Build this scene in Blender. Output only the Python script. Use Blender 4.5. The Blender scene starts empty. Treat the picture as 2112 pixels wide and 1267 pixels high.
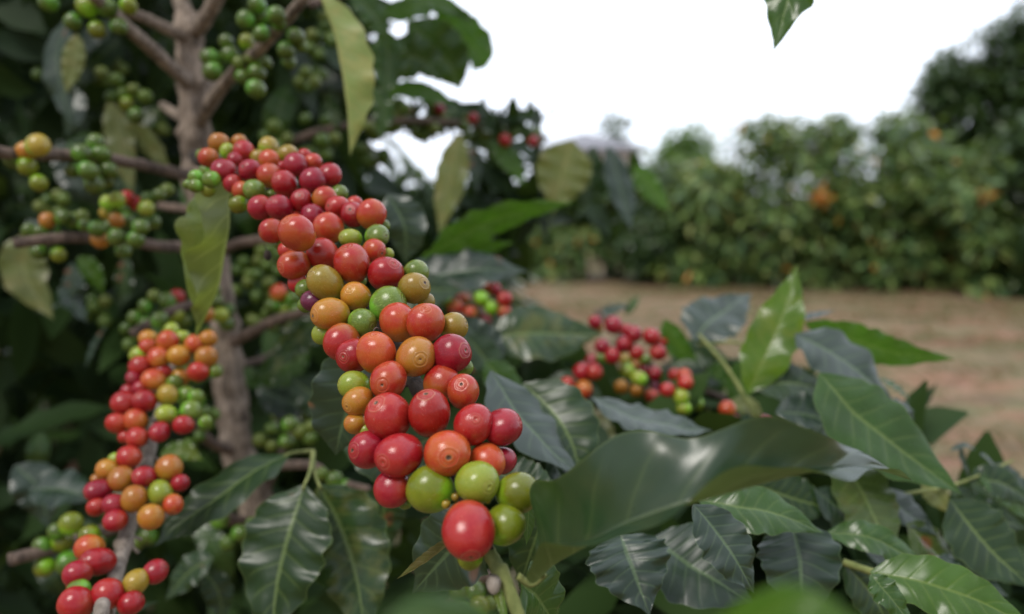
import bpy, math, random
import numpy as np
from mathutils import Vector, Matrix, noise as mnoise
random.seed(7)
rng = np.random.default_rng(11)
S = bpy.context.scene
COL = S.collection
R = math.radians

# ------------------------------------------------------------ camera, sky, sun, exposure
F = 1643.0                     # focal length in pixels of a 2112 px wide picture
CAMH = 1.0
cam_d = bpy.data.cameras.new('camera')
cam = bpy.data.objects.new('camera', cam_d); COL.objects.link(cam)
cam_d.sensor_width = 36; cam_d.lens = 28
cam_d.clip_start = 0.01; cam_d.clip_end = 3000
cam.location = (0, 0, CAMH)
cam.rotation_euler = (R(90 - 6.85), 0, 0)
cam_d.dof.use_dof = True
cam_d.dof.focus_distance = 0.327
cam_d.dof.aperture_fstop = 5.1
S.camera = cam
CR = cam.rotation_euler.to_matrix()
CL = Vector(cam.location)

W = bpy.data.worlds.new('World'); S.world = W; W.use_nodes = True
wt = W.node_tree; wt.nodes.clear()
def wn(t): return wt.nodes.new(t)
sky = wn('ShaderNodeTexSky'); sky.sky_type = 'NISHITA'; sky.sun_disc = False
SUN_EL, SUN_AZ = 52, 215       # azimuth clockwise from +Y
sky.sun_elevation = R(SUN_EL); sky.sun_rotation = R(SUN_AZ)
tc = wn('ShaderNodeTexCoord'); mp = wn('ShaderNodeMapping'); mp.inputs['Scale'].default_value = (1, 1, 2.6)
nz = wn('ShaderNodeTexNoise'); nz.inputs['Scale'].default_value = 2.1; nz.inputs['Detail'].default_value = 6
rp = wn('ShaderNodeValToRGB'); rp.color_ramp.elements[0].position = .32; rp.color_ramp.elements[0].color = (.72, .72, .72, 1)
rp.color_ramp.elements[1].position = .6; rp.color_ramp.elements[1].color = (1, 1, 1, 1)
mx = wn('ShaderNodeMix'); mx.data_type = 'RGBA'; mx.inputs[7].default_value = (11.0, 11.3, 11.9, 1)
bg = wn('ShaderNodeBackground'); bg.inputs[1].default_value = 0.11
ow = wn('ShaderNodeOutputWorld')
L = wt.links.new
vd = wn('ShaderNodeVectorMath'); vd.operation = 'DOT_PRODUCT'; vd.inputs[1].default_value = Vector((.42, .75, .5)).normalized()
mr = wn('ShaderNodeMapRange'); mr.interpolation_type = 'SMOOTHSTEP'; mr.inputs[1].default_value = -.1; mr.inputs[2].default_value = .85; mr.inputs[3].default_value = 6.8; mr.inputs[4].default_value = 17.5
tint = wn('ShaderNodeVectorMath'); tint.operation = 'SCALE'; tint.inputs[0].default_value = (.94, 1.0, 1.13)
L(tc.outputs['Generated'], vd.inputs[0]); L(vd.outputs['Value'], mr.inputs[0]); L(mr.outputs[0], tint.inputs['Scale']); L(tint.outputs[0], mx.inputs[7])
L(tc.outputs['Generated'], mp.inputs['Vector']); L(mp.outputs[0], nz.inputs['Vector']); L(nz.outputs[0], rp.inputs[0])
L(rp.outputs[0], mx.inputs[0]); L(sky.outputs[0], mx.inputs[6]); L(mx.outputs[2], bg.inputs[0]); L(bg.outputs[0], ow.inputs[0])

sun_d = bpy.data.lights.new('sun', 'SUN'); sun_d.energy = 2.5; sun_d.angle = R(22); sun_d.color = (1, .95, .88)
sun = bpy.data.objects.new('sun', sun_d); COL.objects.link(sun)
az, el = R(SUN_AZ), R(SUN_EL)
sd = Vector((math.sin(az) * math.cos(el), math.cos(az) * math.cos(el), math.sin(el)))
sun.rotation_euler = sd.to_track_quat('Z', 'Y').to_euler()
S.view_settings.view_transform = 'Standard'; S.view_settings.look = 'None'
S.view_settings.exposure = -0.08; S.view_settings.gamma = 1

# ------------------------------------------------------------ helpers
def P(x, y, d):
    """photograph pixel and distance along the view -> world point"""
    return CL + CR @ Vector(((x - 1056) / F * d, -(y - 633.5) / F * d, -d))
def V(c):
    """camera-space direction (right, up, towards camera) -> world"""
    return (CR @ Vector(c)).normalized()
def tag(o, label=None, cat=None, group=None, kind=None):
    if label: o['label'] = label
    if cat: o['category'] = cat
    if group: o['group'] = group
    if kind: o['kind'] = kind
    return o
def link(o, parent=None):
    COL.objects.link(o)
    if parent is not None:
        o.parent = parent
        if parent.type == 'EMPTY': o.matrix_parent_inverse = Matrix.Translation(-Vector(parent.location))
        elif parent.get('_loc') is not None: pass
    return o
def mesh_obj(name, verts, faces, mat, parent=None, smooth=True, uvs=None, loc=None):
    me = bpy.data.meshes.new(name)
    if loc is not None:
        lv = Vector(loc); verts = [Vector(v) - lv for v in verts]
    me.from_pydata([tuple(v) for v in verts], [], faces)
    if uvs is not None:
        ul = me.uv_layers.new(name='UVMap')
        vi = np.empty(len(me.loops), dtype=np.int32); me.loops.foreach_get('vertex_index', vi)
        ul.data.foreach_set('uv', np.asarray(uvs, dtype=np.float32)[vi].ravel())
    if smooth: me.polygons.foreach_set('use_smooth', [True] * len(me.polygons))
    me.materials.append(mat); me.update()
    o = bpy.data.objects.new(name, me)
    if loc is not None: o.location = loc
    return link(o, parent)
def empty(name, loc, label, cat, group=None):
    o = bpy.data.objects.new(name, None); o.empty_display_size = .1; o.location = loc; COL.objects.link(o)
    return tag(o, label, cat, group)
def spline(pts, n):
    pts = [Vector(p) for p in pts]
    if len(pts) == 2: return [pts[0].lerp(pts[1], i / (n - 1)) for i in range(n)]
    q = [pts[0] * 2 - pts[1]] + pts + [pts[-1] * 2 - pts[-2]]
    out = []
    m = len(pts) - 1
    for i in range(n):
        s = i / (n - 1) * m; k = min(int(s), m - 1); t = s - k
        a, b, c, d = q[k], q[k + 1], q[k + 2], q[k + 3]
        out.append(.5 * ((2 * b) + (c - a) * t + (2 * a - 5 * b + 4 * c - d) * t * t + (3 * b - a - 3 * c + d) * t ** 3))
    return out
def tube_geo(pts, rad, sides=12, n=None, bump=0.0, knots=None, seed=0):
    """tapered tube along a spline; rad list interpolated along it"""
    n = n or max(8, len(pts) * 8)
    sp = spline(pts, n); rr = np.interp(np.linspace(0, 1, n), np.linspace(0, 1, len(rad)), rad)
    vs, fs, uv = [], [], []
    T0 = (sp[1] - sp[0]).normalized(); N = T0.orthogonal().normalized()
    for i in range(n):
        T = (sp[min(i + 1, n - 1)] - sp[max(i - 1, 0)]).normalized()
        N = (N - T * N.dot(T)).normalized(); B = T.cross(N)
        kr = 1.0
        if knots:
            for kt, ka, kw in knots: kr += ka * math.exp(-((i / (n - 1) - kt) / kw) ** 2)
        for j in range(sides):
            a = 2 * math.pi * j / sides
            r = rr[i] * kr * (1 + bump * mnoise.noise(Vector((math.cos(a) * 1.3 + seed, math.sin(a) * 1.3, i * .45))))
            vs.append(sp[i] + (N * math.cos(a) + B * math.sin(a)) * r); uv.append((i / (n - 1), j / sides))
    for i in range(n - 1):
        for j in range(sides):
            k = (j + 1) % sides
            fs.append((i * sides + j, i * sides + k, (i + 1) * sides + k, (i + 1) * sides + j))
    fs.append(tuple(range(sides))[::-1]); fs.append(tuple(range((n - 1) * sides, n * sides)))
    return vs, fs, uv
def join_geo(gs):
    vs, fs, uv = [], [], []
    for g in gs:
        o = len(vs); vs += list(g[0]); fs += [tuple(i + o for i in f) for f in g[1]]; uv += list(g[2])
    return vs, fs, uv

# ------------------------------------------------------------ materials
class NT:
    def __init__(s, name):
        s.m = bpy.data.materials.new(name); s.m.use_nodes = True; s.t = s.m.node_tree; s.t.nodes.clear()
        s.out = s.t.nodes.new('ShaderNodeOutputMaterial')
    def n(s, typ, **kw):
        nd = s.t.nodes.new(typ)
        for k, v in kw.items(): setattr(nd, k, v)
        return nd
    def l(s, a, b): s.t.links.new(a, b)
    def inp(s, sock, v):
        if hasattr(v, 'links') or hasattr(v, 'is_output'): s.l(v, sock)
        elif isinstance(v, tuple) and len(v) == 3 and sock.type == 'RGBA': sock.default_value = (*v, 1)
        else: sock.default_value = v
    def math(s, op, a, b=0.0, c=None, clamp=False):
        nd = s.n('ShaderNodeMath', operation=op, use_clamp=clamp); s.inp(nd.inputs[0], a); s.inp(nd.inputs[1], b)
        if c is not None: s.inp(nd.inputs[2], c)
        return nd.outputs[0]
    def mix(s, f, a, b, mode='MIX'):
        nd = s.n('ShaderNodeMix', data_type='RGBA', blend_type=mode); s.inp(nd.inputs[0], f); s.inp(nd.inputs[6], a); s.inp(nd.inputs[7], b)
        return nd.outputs[2]
    def noise(s, vec, scale, detail=3, rough=.5):
        nd = s.n('ShaderNodeTexNoise'); s.l(vec, nd.inputs['Vector']); nd.inputs['Scale'].default_value = scale
        nd.inputs['Detail'].default_value = detail; nd.inputs['Roughness'].default_value = rough
        return nd.outputs[0]
    def step(s, v, a, b):
        nd = s.n('ShaderNodeMapRange', interpolation_type='SMOOTHSTEP'); s.inp(nd.inputs[0], v)
        nd.inputs[1].default_value = a; nd.inputs[2].default_value = b; return nd.outputs[0]
    def mapv(s, vec, scale, loc=None):
        nd = s.n('ShaderNodeMapping'); s.l(vec, nd.inputs['Vector']); nd.inputs['Scale'].default_value = scale
        if loc is not None: s.l(loc, nd.inputs['Location'])
        return nd.outputs[0]
    def bsdf(s, col, rough=.4, **kw):
        b = s.n('ShaderNodeBsdfPrincipled'); s.inp(b.inputs['Base Color'], col); s.inp(b.inputs['Roughness'], rough)
        for k, v in kw.items(): s.inp(b.inputs[k.replace('_', ' ')], v)
        return b
    def bump(s, h, strength, dist):
        b = s.n('ShaderNodeBump'); s.l(h, b.inputs['Height']); b.inputs['Strength'].default_value = strength; b.inputs['Distance'].default_value = dist
        return b.outputs[0]

def leaf_mat(name, top, under, vein, rough=.26, transl=.22, tcol=None, spots=0.0, spotcol=(.16, .07, .03), mottle=None, nv=9, spec=.5):
    m = NT(name)
    uv = m.n('ShaderNodeUVMap'); sp = m.n('ShaderNodeSeparateXYZ'); m.l(uv.outputs[0], sp.inputs[0])
    tco = m.n('ShaderNodeTexCoord').outputs['Object']; oi = m.n('ShaderNodeObjectInfo').outputs['Random']
    t = sp.outputs[0]; av = m.math('ABSOLUTE', m.math('MULTIPLY_ADD', sp.outputs[1], 2.0, -1.0))
    side = m.math('GREATER_THAN', sp.outputs[1], .5)
    wob = m.math('MULTIPLY', m.noise(tco, 30, 2), .35)
    ph = m.math('FRACT', m.math('ADD', m.math('ADD', m.math('MULTIPLY', m.math('SUBTRACT', t, m.math('MULTIPLY', av, .13)), float(nv)), wob), m.math('MULTIPLY', side, .37)))
    dv = m.math('ABSOLUTE', m.math('SUBTRACT', ph, .5))
    vm = m.step(dv, .07, .015); vm = m.math('MULTIPLY', vm, m.step(av, .97, .55))
    halo = m.math('MULTIPLY', m.step(dv, .28, .04), m.step(av, .95, .3))
    mid = m.step(av, .075, .03)
    n1 = m.noise(tco, 38, 4, .6); n2 = m.noise(tco, 260, 2)
    c = m.mix(m.step(n1, .3, .7), tuple(x * .78 for x in top), tuple(min(1, x * 1.22) for x in top))
    c = m.mix(m.math('MULTIPLY', oi, .35), c, tuple(x * y for x, y in zip(top, (1.2, 1.12, .85))))
    if mottle: c = m.mix(m.math('MULTIPLY', m.step(m.noise(tco, 55, 3, .6), .45, .68), .75), c, mottle)
    c = m.mix(m.math('MULTIPLY', halo, .08), c, vein)
    c = m.mix(m.math('MULTIPLY', vm, .22), c, vein); c = m.mix(m.math('MULTIPLY', mid, .55), c, vein)
    edge = m.step(av, .965, .998); c = m.mix(m.math('MULTIPLY', edge, .55), c, vein)
    cu = m.mix(m.step(n1, .3, .7), tuple(x * .85 for x in under), tuple(min(1, x * 1.15) for x in under))
    cu = m.mix(m.math('MULTIPLY', m.math('MAXIMUM', vm, mid), .7), cu, tuple(min(1, x * 1.5) for x in vein))
    if spots > 0:
        vo = m.n('ShaderNodeTexVoronoi'); m.l(m.mapv(tco, (1, 1, 1)), vo.inputs['Vector']); vo.inputs['Scale'].default_value = 42
        sm = m.math('MULTIPLY', m.step(vo.outputs['Distance'], .26, .16), m.step(m.noise(tco, 24, 1), .62 - spots, .66 - spots))
        c = m.mix(sm, c, spotcol); cu = m.mix(sm, cu, spotcol)
        core = m.math('MULTIPLY', m.step(vo.outputs['Distance'], .13, .07), m.step(m.noise(tco, 24, 1), .62 - spots, .66 - spots))
        c = m.mix(core, c, (.02, .012, .01))
    bf = m.n('ShaderNodeNewGeometry').outputs['Backfacing']
    col = m.mix(bf, c, cu)
    rg = m.math('ADD', m.math('MULTIPLY', n2, .10), m.math('ADD', rough - .05, m.math('MULTIPLY', bf, .22)))
    hgt = m.math('ADD', m.math('MULTIPLY', m.step(dv, .2, .0), -.5), m.math('ADD', m.math('MULTIPLY', m.step(av, .1, .0), -.8), m.math('MULTIPLY', n2, .15)))
    b = m.bsdf(col, rg, Normal=m.bump(hgt, .3, .0006)); b.inputs['Specular IOR Level'].default_value = spec
    tr = m.n('ShaderNodeBsdfTranslucent'); m.inp(tr.inputs[0], m.mix(.8, col, tcol or tuple(min(1, x * y) for x, y in zip(top, (3.2, 2.6, 1.0)))))
    ms = m.n('ShaderNodeMixShader'); ms.inputs[0].default_value = transl
    m.l(b.outputs[0], ms.inputs[1]); m.l(tr.outputs[0], ms.inputs[2]); m.l(ms.outputs[0], m.out.inputs[0])
    return m.m

VE = (.17, .24, .07)
M = {}
M['dark'] = leaf_mat('leaf_dark_green', (.016, .040, .011), (.09, .13, .045), VE, rough=.34, spots=.04)
M['blue'] = leaf_mat('leaf_glossy_green', (.012, .032, .016), (.08, .12, .05), (.12, .19, .08), rough=.36, spec=.8, spots=.03)
M['mid'] = leaf_mat('leaf_mid_green', (.034, .082, .016), (.11, .17, .04), VE, transl=.28)
M['bright'] = leaf_mat('leaf_bright_green', (.048, .11, .012), (.10, .16, .025), (.18, .25, .05), transl=.36, tcol=(.13, .33, .02))
M['young'] = leaf_mat('leaf_young_yellow_green', (.075, .145, .016), (.13, .19, .03), (.24, .28, .08), transl=.42, tcol=(.24, .42, .03), mottle=(.15, .18, .02))
M['olive'] = leaf_mat('leaf_olive', (.13, .16, .045), (.17, .20, .07), (.28, .28, .10), rough=.4, transl=.25, tcol=(.30, .34, .07), mottle=(.20, .18, .05))
M['fold'] = leaf_mat('leaf_folded_yellow_green', (.085, .125, .022), (.15, .19, .05), (.24, .27, .09), rough=.28, transl=.35, tcol=(.26, .34, .04), mottle=(.12, .14, .03))
M['pale'] = leaf_mat('leaf_pale_yellowing', (.20, .27, .08), (.27, .30, .12), (.42, .38, .16), rough=.42, transl=.25, tcol=(.42, .45, .12), mottle=(.33, .31, .09))
M['mottled'] = leaf_mat('leaf_mottled', (.024, .053, .016), (.09, .13, .05), VE, mottle=(.11, .12, .03), transl=.22)
M['spotted'] = leaf_mat('leaf_spotted', (.05, .085, .025), (.1, .13, .05), VE, spots=.12, transl=.22, mottle=(.09, .10, .03))
M['wave'] = leaf_mat('leaf_large_wavy', (.020, .043, .021), (.07, .115, .02), (.11, .15, .05), rough=.30, spec=.8, tcol=(.06, .15, .02), mottle=(.034, .052, .021), transl=.22, nv=10)
M['brownish'] = leaf_mat('leaf_browning', (.075, .085, .025), (.12, .11, .05), (.24, .20, .08), rough=.45, mottle=(.10, .07, .03))

def crown_mat(name, cols, rough=.38, transl=.25, tcol=(.22, .34, .04), odd=None):
    m = NT(name)
    ri = m.n('ShaderNodeNewGeometry').outputs['Random Per Island']
    cr = m.n('ShaderNodeValToRGB'); cr.color_ramp.interpolation = 'LINEAR'
    while len(cr.color_ramp.elements) < len(cols): cr.color_ramp.elements.new(.5)
    for i, c in enumerate(cols):
        cr.color_ramp.elements[i].position = i / (len(cols) - 1); cr.color_ramp.elements[i].color = (*c, 1)
    m.l(m.math('FRACT', m.math('MULTIPLY', ri, 7.13)), cr.inputs[0]); c = cr.outputs[0]
    if odd: c = m.mix(m.math('GREATER_THAN', ri, 1 - odd[0]), c, odd[1])
    b = m.bsdf(c, m.math('MULTIPLY_ADD', ri, .15, rough - .08)); b.inputs['Specular IOR Level'].default_value = .4 if rough < .5 else .2
    tr = m.n('ShaderNodeBsdfTranslucent'); m.inp(tr.inputs[0], m.mix(.6, c, tcol))
    ms = m.n('ShaderNodeMixShader'); ms.inputs[0].default_value = transl
    m.l(b.outputs[0], ms.inputs[1]); m.l(tr.outputs[0], ms.inputs[2]); m.l(ms.outputs[0], m.out.inputs[0])
    return m.m
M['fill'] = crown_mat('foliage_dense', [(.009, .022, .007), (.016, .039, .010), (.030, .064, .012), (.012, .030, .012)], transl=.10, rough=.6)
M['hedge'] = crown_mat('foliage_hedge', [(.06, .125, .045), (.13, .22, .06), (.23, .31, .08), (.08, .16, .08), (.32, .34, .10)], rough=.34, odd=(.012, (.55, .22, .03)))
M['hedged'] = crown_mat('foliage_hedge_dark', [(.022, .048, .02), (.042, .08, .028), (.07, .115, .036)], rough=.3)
M['hedgeb'] = crown_mat('foliage_light', [(.09, .18, .03), (.13, .24, .04), (.07, .14, .03)], transl=.35)

def bark_mat(name, a, b, scale=60, stretch=.25):
    m = NT(name); uv = m.n('ShaderNodeTexCoord').outputs['Object']
    n1 = m.noise(m.mapv(uv, (1, 1, stretch)), scale, 6, .65); n2 = m.noise(uv, scale * .35, 3)
    vo = m.n('ShaderNodeTexVoronoi'); m.l(m.mapv(uv, (1, 1, stretch * .6)), vo.inputs['Vector']); vo.inputs['Scale'].default_value = scale * 1.5
    c = m.mix(m.step(n1, .3, .7), a, b); c = m.mix(m.math('MULTIPLY', m.step(n2, .5, .75), .5), c, tuple(min(1, x * 1.45) for x in b))
    bs = m.bsdf(c, .9, Normal=m.bump(m.math('ADD', n1, m.math('MULTIPLY', vo.outputs['Distance'], .6)), .8, .0025))
    m.l(bs.outputs[0], m.out.inputs[0]); return m.m
M['bark'] = bark_mat('bark_grey_brown', (.06, .043, .030), (.31, .245, .19), 130)
M['twig'] = bark_mat('twig_brown', (.055, .038, .029), (.17, .12, .092), 160)
M['stempale'] = bark_mat('stem_pale_grey', (.14, .115, .09), (.33, .285, .24), 170)
M['stemgreen'] = bark_mat('stem_green', (.11, .135, .035), (.24, .26, .085), 110)
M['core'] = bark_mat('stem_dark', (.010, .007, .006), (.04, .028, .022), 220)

def cherry_mat(name, a, b, tip, amt=.5, streak=.45, rough=.25):
    m = NT(name); oc = m.n('ShaderNodeTexCoord').outputs['Object']; rnd = m.n('ShaderNodeObjectInfo').outputs['Random']
    off = m.n('ShaderNodeCombineXYZ'); 
    for i, k in enumerate((17.3, 9.1, 23.7)): m.l(m.math('MULTIPLY', rnd, k), off.inputs[i])
    v = m.mapv(oc, (1, 1, 1), off.outputs[0])
    sp = m.n('ShaderNodeSeparateXYZ'); m.l(oc, sp.inputs[0])
    r = m.math('SQRT', m.math('ADD', m.math('MULTIPLY', sp.outputs[0], sp.outputs[0]), m.math('MULTIPLY', sp.outputs[1], sp.outputs[1])))
    top = m.math('GREATER_THAN', sp.outputs[2], .3)
    big = m.noise(v, 1.1, 2); c = m.mix(m.math('MULTIPLY', m.step(big, .38, .66), amt), a, b)
    c = m.mix(m.math('MULTIPLY', m.step(m.math('ADD', sp.outputs[2], m.math('MULTIPLY', m.noise(v, 2.2, 3), 1.1)), .45, -.35), .7), c, tuple(min(1, x * y_) for x, y_ in zip(b, (1.0, 2.1, 1.1))))
    c = m.mix(m.math('MULTIPLY', m.math('MULTIPLY', m.step(r, .5, .1), top), .3), c, tip)
    stv = m.mapv(oc, (9, 9, 1.1), off.outputs[0]); st = m.noise(stv, 2.6, 5, .7)
    c = m.mix(m.math('MULTIPLY', m.step(st, .52, .72), streak), c, tuple(min(1, x * 1.5 + .05) for x in b))
    c = m.mix(m.math('MULTIPLY', m.step(st, .46, .30), streak * .6), c, tuple(x * .45 for x in a))
    fine = m.noise(v, 26, 2); c = m.mix(m.math('MULTIPLY', m.step(fine, .70, .78), .25), c, (.7, .55, .4))
    scr = m.noise(m.mapv(oc, (3, 14, 5), off.outputs[0]), 1.3, 6, .7)
    scm = m.math('MULTIPLY', m.step(scr, .62, .70), m.step(m.noise(v, 1.8, 2), .5, .62)); c = m.mix(m.math('MULTIPLY', scm, .5), c, (.62, .42, .28))
    wv = m.math('MULTIPLY', m.noise(v, 3.0, 3), .20); rr = m.math('ADD', r, m.math('SUBTRACT', m.math('ADD', wv, m.math('MULTIPLY', m.math('FRACT', m.math('MULTIPLY', rnd, 5.7)), .14)), .13))
    ri_ = m.math('FRACT', m.math('MULTIPLY', rnd, 13.1))
    def ring(r0, w): return m.math('MULTIPLY', m.step(m.math('ABSOLUTE', m.math('SUBTRACT', rr, r0)), w, w * .2), top)
    c = m.mix(m.math('MULTIPLY', ring(.40, .05), m.math('MULTIPLY_ADD', ri_, .2, .04)), c, (.70, .40, .24)); c = m.mix(m.math('MULTIPLY', ring(.26, .04), m.math('MULTIPLY_ADD', ri_, -.14, .18)), c, (.62, .36, .22))
    c = m.mix(m.math('MULTIPLY', m.math('MULTIPLY', m.step(rr, .15, .07), top), .55), c, (.45, .26, .12))
    c = m.mix(m.math('MULTIPLY', m.math('MULTIPLY', m.step(m.math('ADD', rr, m.math('MULTIPLY', m.noise(v, 12, 3), -.10)), .07, .0), top), .95), c, (.05, .025, .015))
    hs = m.n('ShaderNodeHueSaturation'); m.l(c, hs.inputs['Color'])
    m.l(m.math('MULTIPLY_ADD', rnd, .014, .493), hs.inputs['Hue']); m.l(m.math('MULTIPLY_ADD', rnd, .28, .72), hs.inputs['Value'])
    rg = m.math('ADD', m.math('MULTIPLY', m.noise(v, 5, 4), .16), rough - .11); rg = m.math('ADD', rg, m.math('MULTIPLY', scm, .25))
    h = m.math('ADD', m.math('MULTIPLY', ring(.40, .06), .6), m.math('ADD', m.math('MULTIPLY', st, .35), m.math('MULTIPLY', ring(.26, .04), .45)))
    b_ = m.bsdf(hs.outputs[0], rg, Normal=m.bump(h, .35, .0004)); b_.inputs['Subsurface Weight'].default_value = .05
    b_.inputs['Subsurface Radius'].default_value = (1, .3, .15); b_.inputs['Subsurface Scale'].default_value = .0025
    b_.inputs['Specular IOR Level'].default_value = .5
    m.l(b_.outputs[0], m.out.inputs[0]); return m.m
CM = {
 'R': cherry_mat('cherry_red', (.37, .009, .018), (.44, .03, .020), (.46, .06, .035), amt=.7),
 'C': cherry_mat('cherry_crimson', (.29, .007, .013), (.40, .014, .020), (.43, .05, .04), amt=.7),
 'O': cherry_mat('cherry_orange_red', (.46, .036, .017), (.48, .095, .020), (.50, .11, .035), amt=.8),
 'Y': cherry_mat('cherry_orange_yellow', (.43, .19, .018), (.46, .12, .020), (.46, .25, .05), amt=.6, streak=.8),
 'V': cherry_mat('cherry_yellow_olive', (.36, .23, .024), (.25, .22, .026), (.46, .31, .06), streak=.85),
 'G': cherry_mat('cherry_green', (.11, .17, .018), (.19, .26, .036), (.22, .27, .05), streak=.85),
 'L': cherry_mat('cherry_light_green', (.25, .32, .028), (.34, .35, .035), (.36, .38, .09), streak=.55),
 'K': cherry_mat('cherry_olive_green', (.15, .18, .010), (.25, .27, .018), (.2, .2, .04), streak=.15),
 'D': cherry_mat('cherry_green_shaded', (.065, .115, .012), (.12, .165, .022), (.13, .17, .03)),  # darker copy of cherry_green: shade among the inner branches put into the colour
 'P': cherry_mat('cherry_shrivelled_purple', (.11, .012, .045), (.22, .02, .06), (.06, .02, .03), streak=.6),
}

# ------------------------------------------------------------ leaf builder
WT = ([0, .04, .1, .2, .32, .45, .58, .7, .8, .88, .94, 1], [.03, .22, .5, .8, .97, 1, .93, .74, .5, .27, .11, 0.0])
def leaf(parent, mids, hw, n=(0, .3, 1), mat='dark', fold=.18, halves=None, curl=(.25, .25), wave=.10, wf=4.5, ph=None, hwr=None,
         label=None, corr=.018, ns=44, nvv=15, petiole=None, name='leaf', tipw=1.0, scal=.045, skew=1.0):
    if name == 'leaf' and skew == 1.0: wf = wf * random.uniform(.65, 1.15)
    wave2 = wave if isinstance(wave, tuple) else (wave, wave)
    pts = [P(*m) for m in mids]; sp = spline(pts, ns)
    dm = mids[len(mids) // 2][2]
    wl = hw * dm / F; wr = (hwr if hwr is not None else hw) * dm / F
    nw = V(n); ph = random.random() * 6 if ph is None else ph
    if halves: HL, HR = V(halves[0]), V(halves[1])
    vs, fs, uv = [], [], []
    s2 = random.random() * 20
    for i in range(ns):
        t = i / (ns - 1)
        T = (sp[min(i + 1, ns - 1)] - sp[max(i - 1, 0)]).normalized()
        if halves:
            hs = []
            for h in (HL, HR):
                h2 = (h - T * h.dot(T)).normalized(); hs.append(h2)
            up = nw - T * nw.dot(T); up.normalize()
        else:
            up = nw - T * nw.dot(T); up.normalize(); sd_ = T.cross(up)
            hs = [(-sd_ * math.cos(fold) + up * math.sin(fold)), (sd_ * math.cos(fold) + up * math.sin(fold))]
        ww = float(np.interp(t ** skew, *WT))
        for j in range(nvv):
            v = j / (nvv - 1) * 2 - 1; k = 0 if v < 0 else 1; a = abs(v)
            w = (wl, wr)[k] * ww * (1 + scal * math.sin(t * wf * 6.283 * 1.7 + ph * (1 + k)))
            h = hs[k]; q = up - h * up.dot(h)
            if q.length < .05: q = T.cross(h)
            q.normalize(); c = curl[k] + 1e-4
            off = h * (math.sin(c * a) / c) * w - q * ((1 - math.cos(c * a)) / c) * w
            env = math.sin(math.pi * min(1, t * 1.02)) ** .5 if 0 < t < .98 else 0
            wv = wave2[k] * (wl, wr)[k] * env * (a ** 1.8) * (math.sin(t * wf * 6.283 + ph + k * 1.7) + .22 * math.sin(t * wf * 2.6 * 6.283 + s2 + k * 2.9))
            p9 = ((t - .13 * a) * 9 + (.37 if k else 0)) % 1
            cr_ = corr * (wl, wr)[k] * (abs(math.sin(math.pi * (p9 - .5)))) * min(1, a * 4) * (1 - a ** 4) * env
            nn = mnoise.noise(Vector((t * 4 + s2, v * 1.5, ph))) * .06 * wl * env
            vs.append(sp[i] + off + q * (wv + cr_ + nn)); uv.append((t, (v + 1) / 2))
    for i in range(ns - 1):
        for j in range(nvv - 1):
            a = i * nvv + j; fs.append((a, a + nvv, a + nvv + 1, a + 1))
    # keep the upper surface facing the n side
    q0 = vs[ns // 2 * nvv + nvv // 2]; e1 = vs[(ns // 2 + 1) * nvv + nvv // 2] - q0; e2 = vs[ns // 2 * nvv + nvv // 2 + 1] - vs[ns // 2 * nvv + nvv // 2 - 1]
    if e1.cross(e2).dot(nw) < 0: fs = [f[::-1] for f in fs]
    o = mesh_obj(name, vs, fs, M[mat], parent, uvs=uv, loc=pts[0])
    if label: o['label'] = label
    if petiole:
        pp = [P(*m) for m in petiole] + [sp[0], sp[2]]
        g = tube_geo(pp, [.0014, .0011, .0008], 8)
        # petiole goes into the leaf's own mesh
        me = o.data; me.materials.append(M['stemgreen'])
        b2 = mesh_obj('petiole', g[0], g[1], M['stemgreen'], parent, uvs=g[2], loc=pp[0])
    return o

def foliage(name, spec, mat, parent=None, kind=None, seg=5):
    """spec: list of (pos, dir, normal, length, halfwidth); one mesh, each leaf folded, bent and pointed"""
    ts = np.linspace(0, 1, seg + 1); ws = np.interp(ts, [0, .15, .4, .7, .9, 1], [.08, .6, 1, .75, .3, .02])
    nl = len(spec); P0 = np.array([s[0] for s in spec]); D = np.array([s[1] for s in spec]); N = np.array([s[2] for s in spec])
    Ln = np.array([s[3] for s in spec]); Wd = np.array([s[4] for s in spec])
    D /= np.linalg.norm(D, axis=1)[:, None]; N = N - D * np.sum(N * D, 1)[:, None]; N /= np.linalg.norm(N, axis=1)[:, None] + 1e-9
    Sd = np.cross(D, N); bend = rng.uniform(.05, .35, nl); fold = rng.uniform(.1, .45, nl); ph = rng.uniform(0, 6.28, nl)
    V_ = np.zeros((nl, seg + 1, 3, 3))
    for i, t in enumerate(ts):
        c = P0 + D * (Ln * t)[:, None] - N * (bend * Ln * t * t)[:, None]
        w = Wd * ws[i]; z = fold * w + .14 * Wd * np.sin(ph + t * 16) * (0 < t < 1); z2 = fold * w + .14 * Wd * np.sin(ph * 2 + t * 16) * (0 < t < 1)
        V_[:, i, 0] = c - Sd * w[:, None] + N * z[:, None]; V_[:, i, 1] = c; V_[:, i, 2] = c + Sd * w[:, None] + N * z2[:, None]
    verts = V_.reshape(-1, 3); per = (seg + 1) * 3
    f1 = []
    for i in range(seg):
        for j in range(2):
            a = i * 3 + j; f1.append((a, a + 1, a + 4, a + 3))
    f1 = np.array(f1); faces = (f1[None] + (np.arange(nl) * per)[:, None, None]).reshape(-1, 4)
    me = bpy.data.meshes.new(name); me.vertices.add(len(verts)); me.vertices.foreach_set('co', verts.ravel().astype(np.float32))
    me.loops.add(faces.size); me.loops.foreach_set('vertex_index', faces.ravel().astype(np.int32))
    me.polygons.add(len(faces)); me.polygons.foreach_set('loop_start', (np.arange(len(faces)) * 4).astype(np.int32))
    me.polygons.foreach_set('use_smooth', [True] * len(faces)); me.update(calc_edges=True)
    me.materials.append(M[mat]); o = bpy.data.objects.new(name, me); link(o, parent)
    if kind: o['kind'] = kind
    return o

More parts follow.
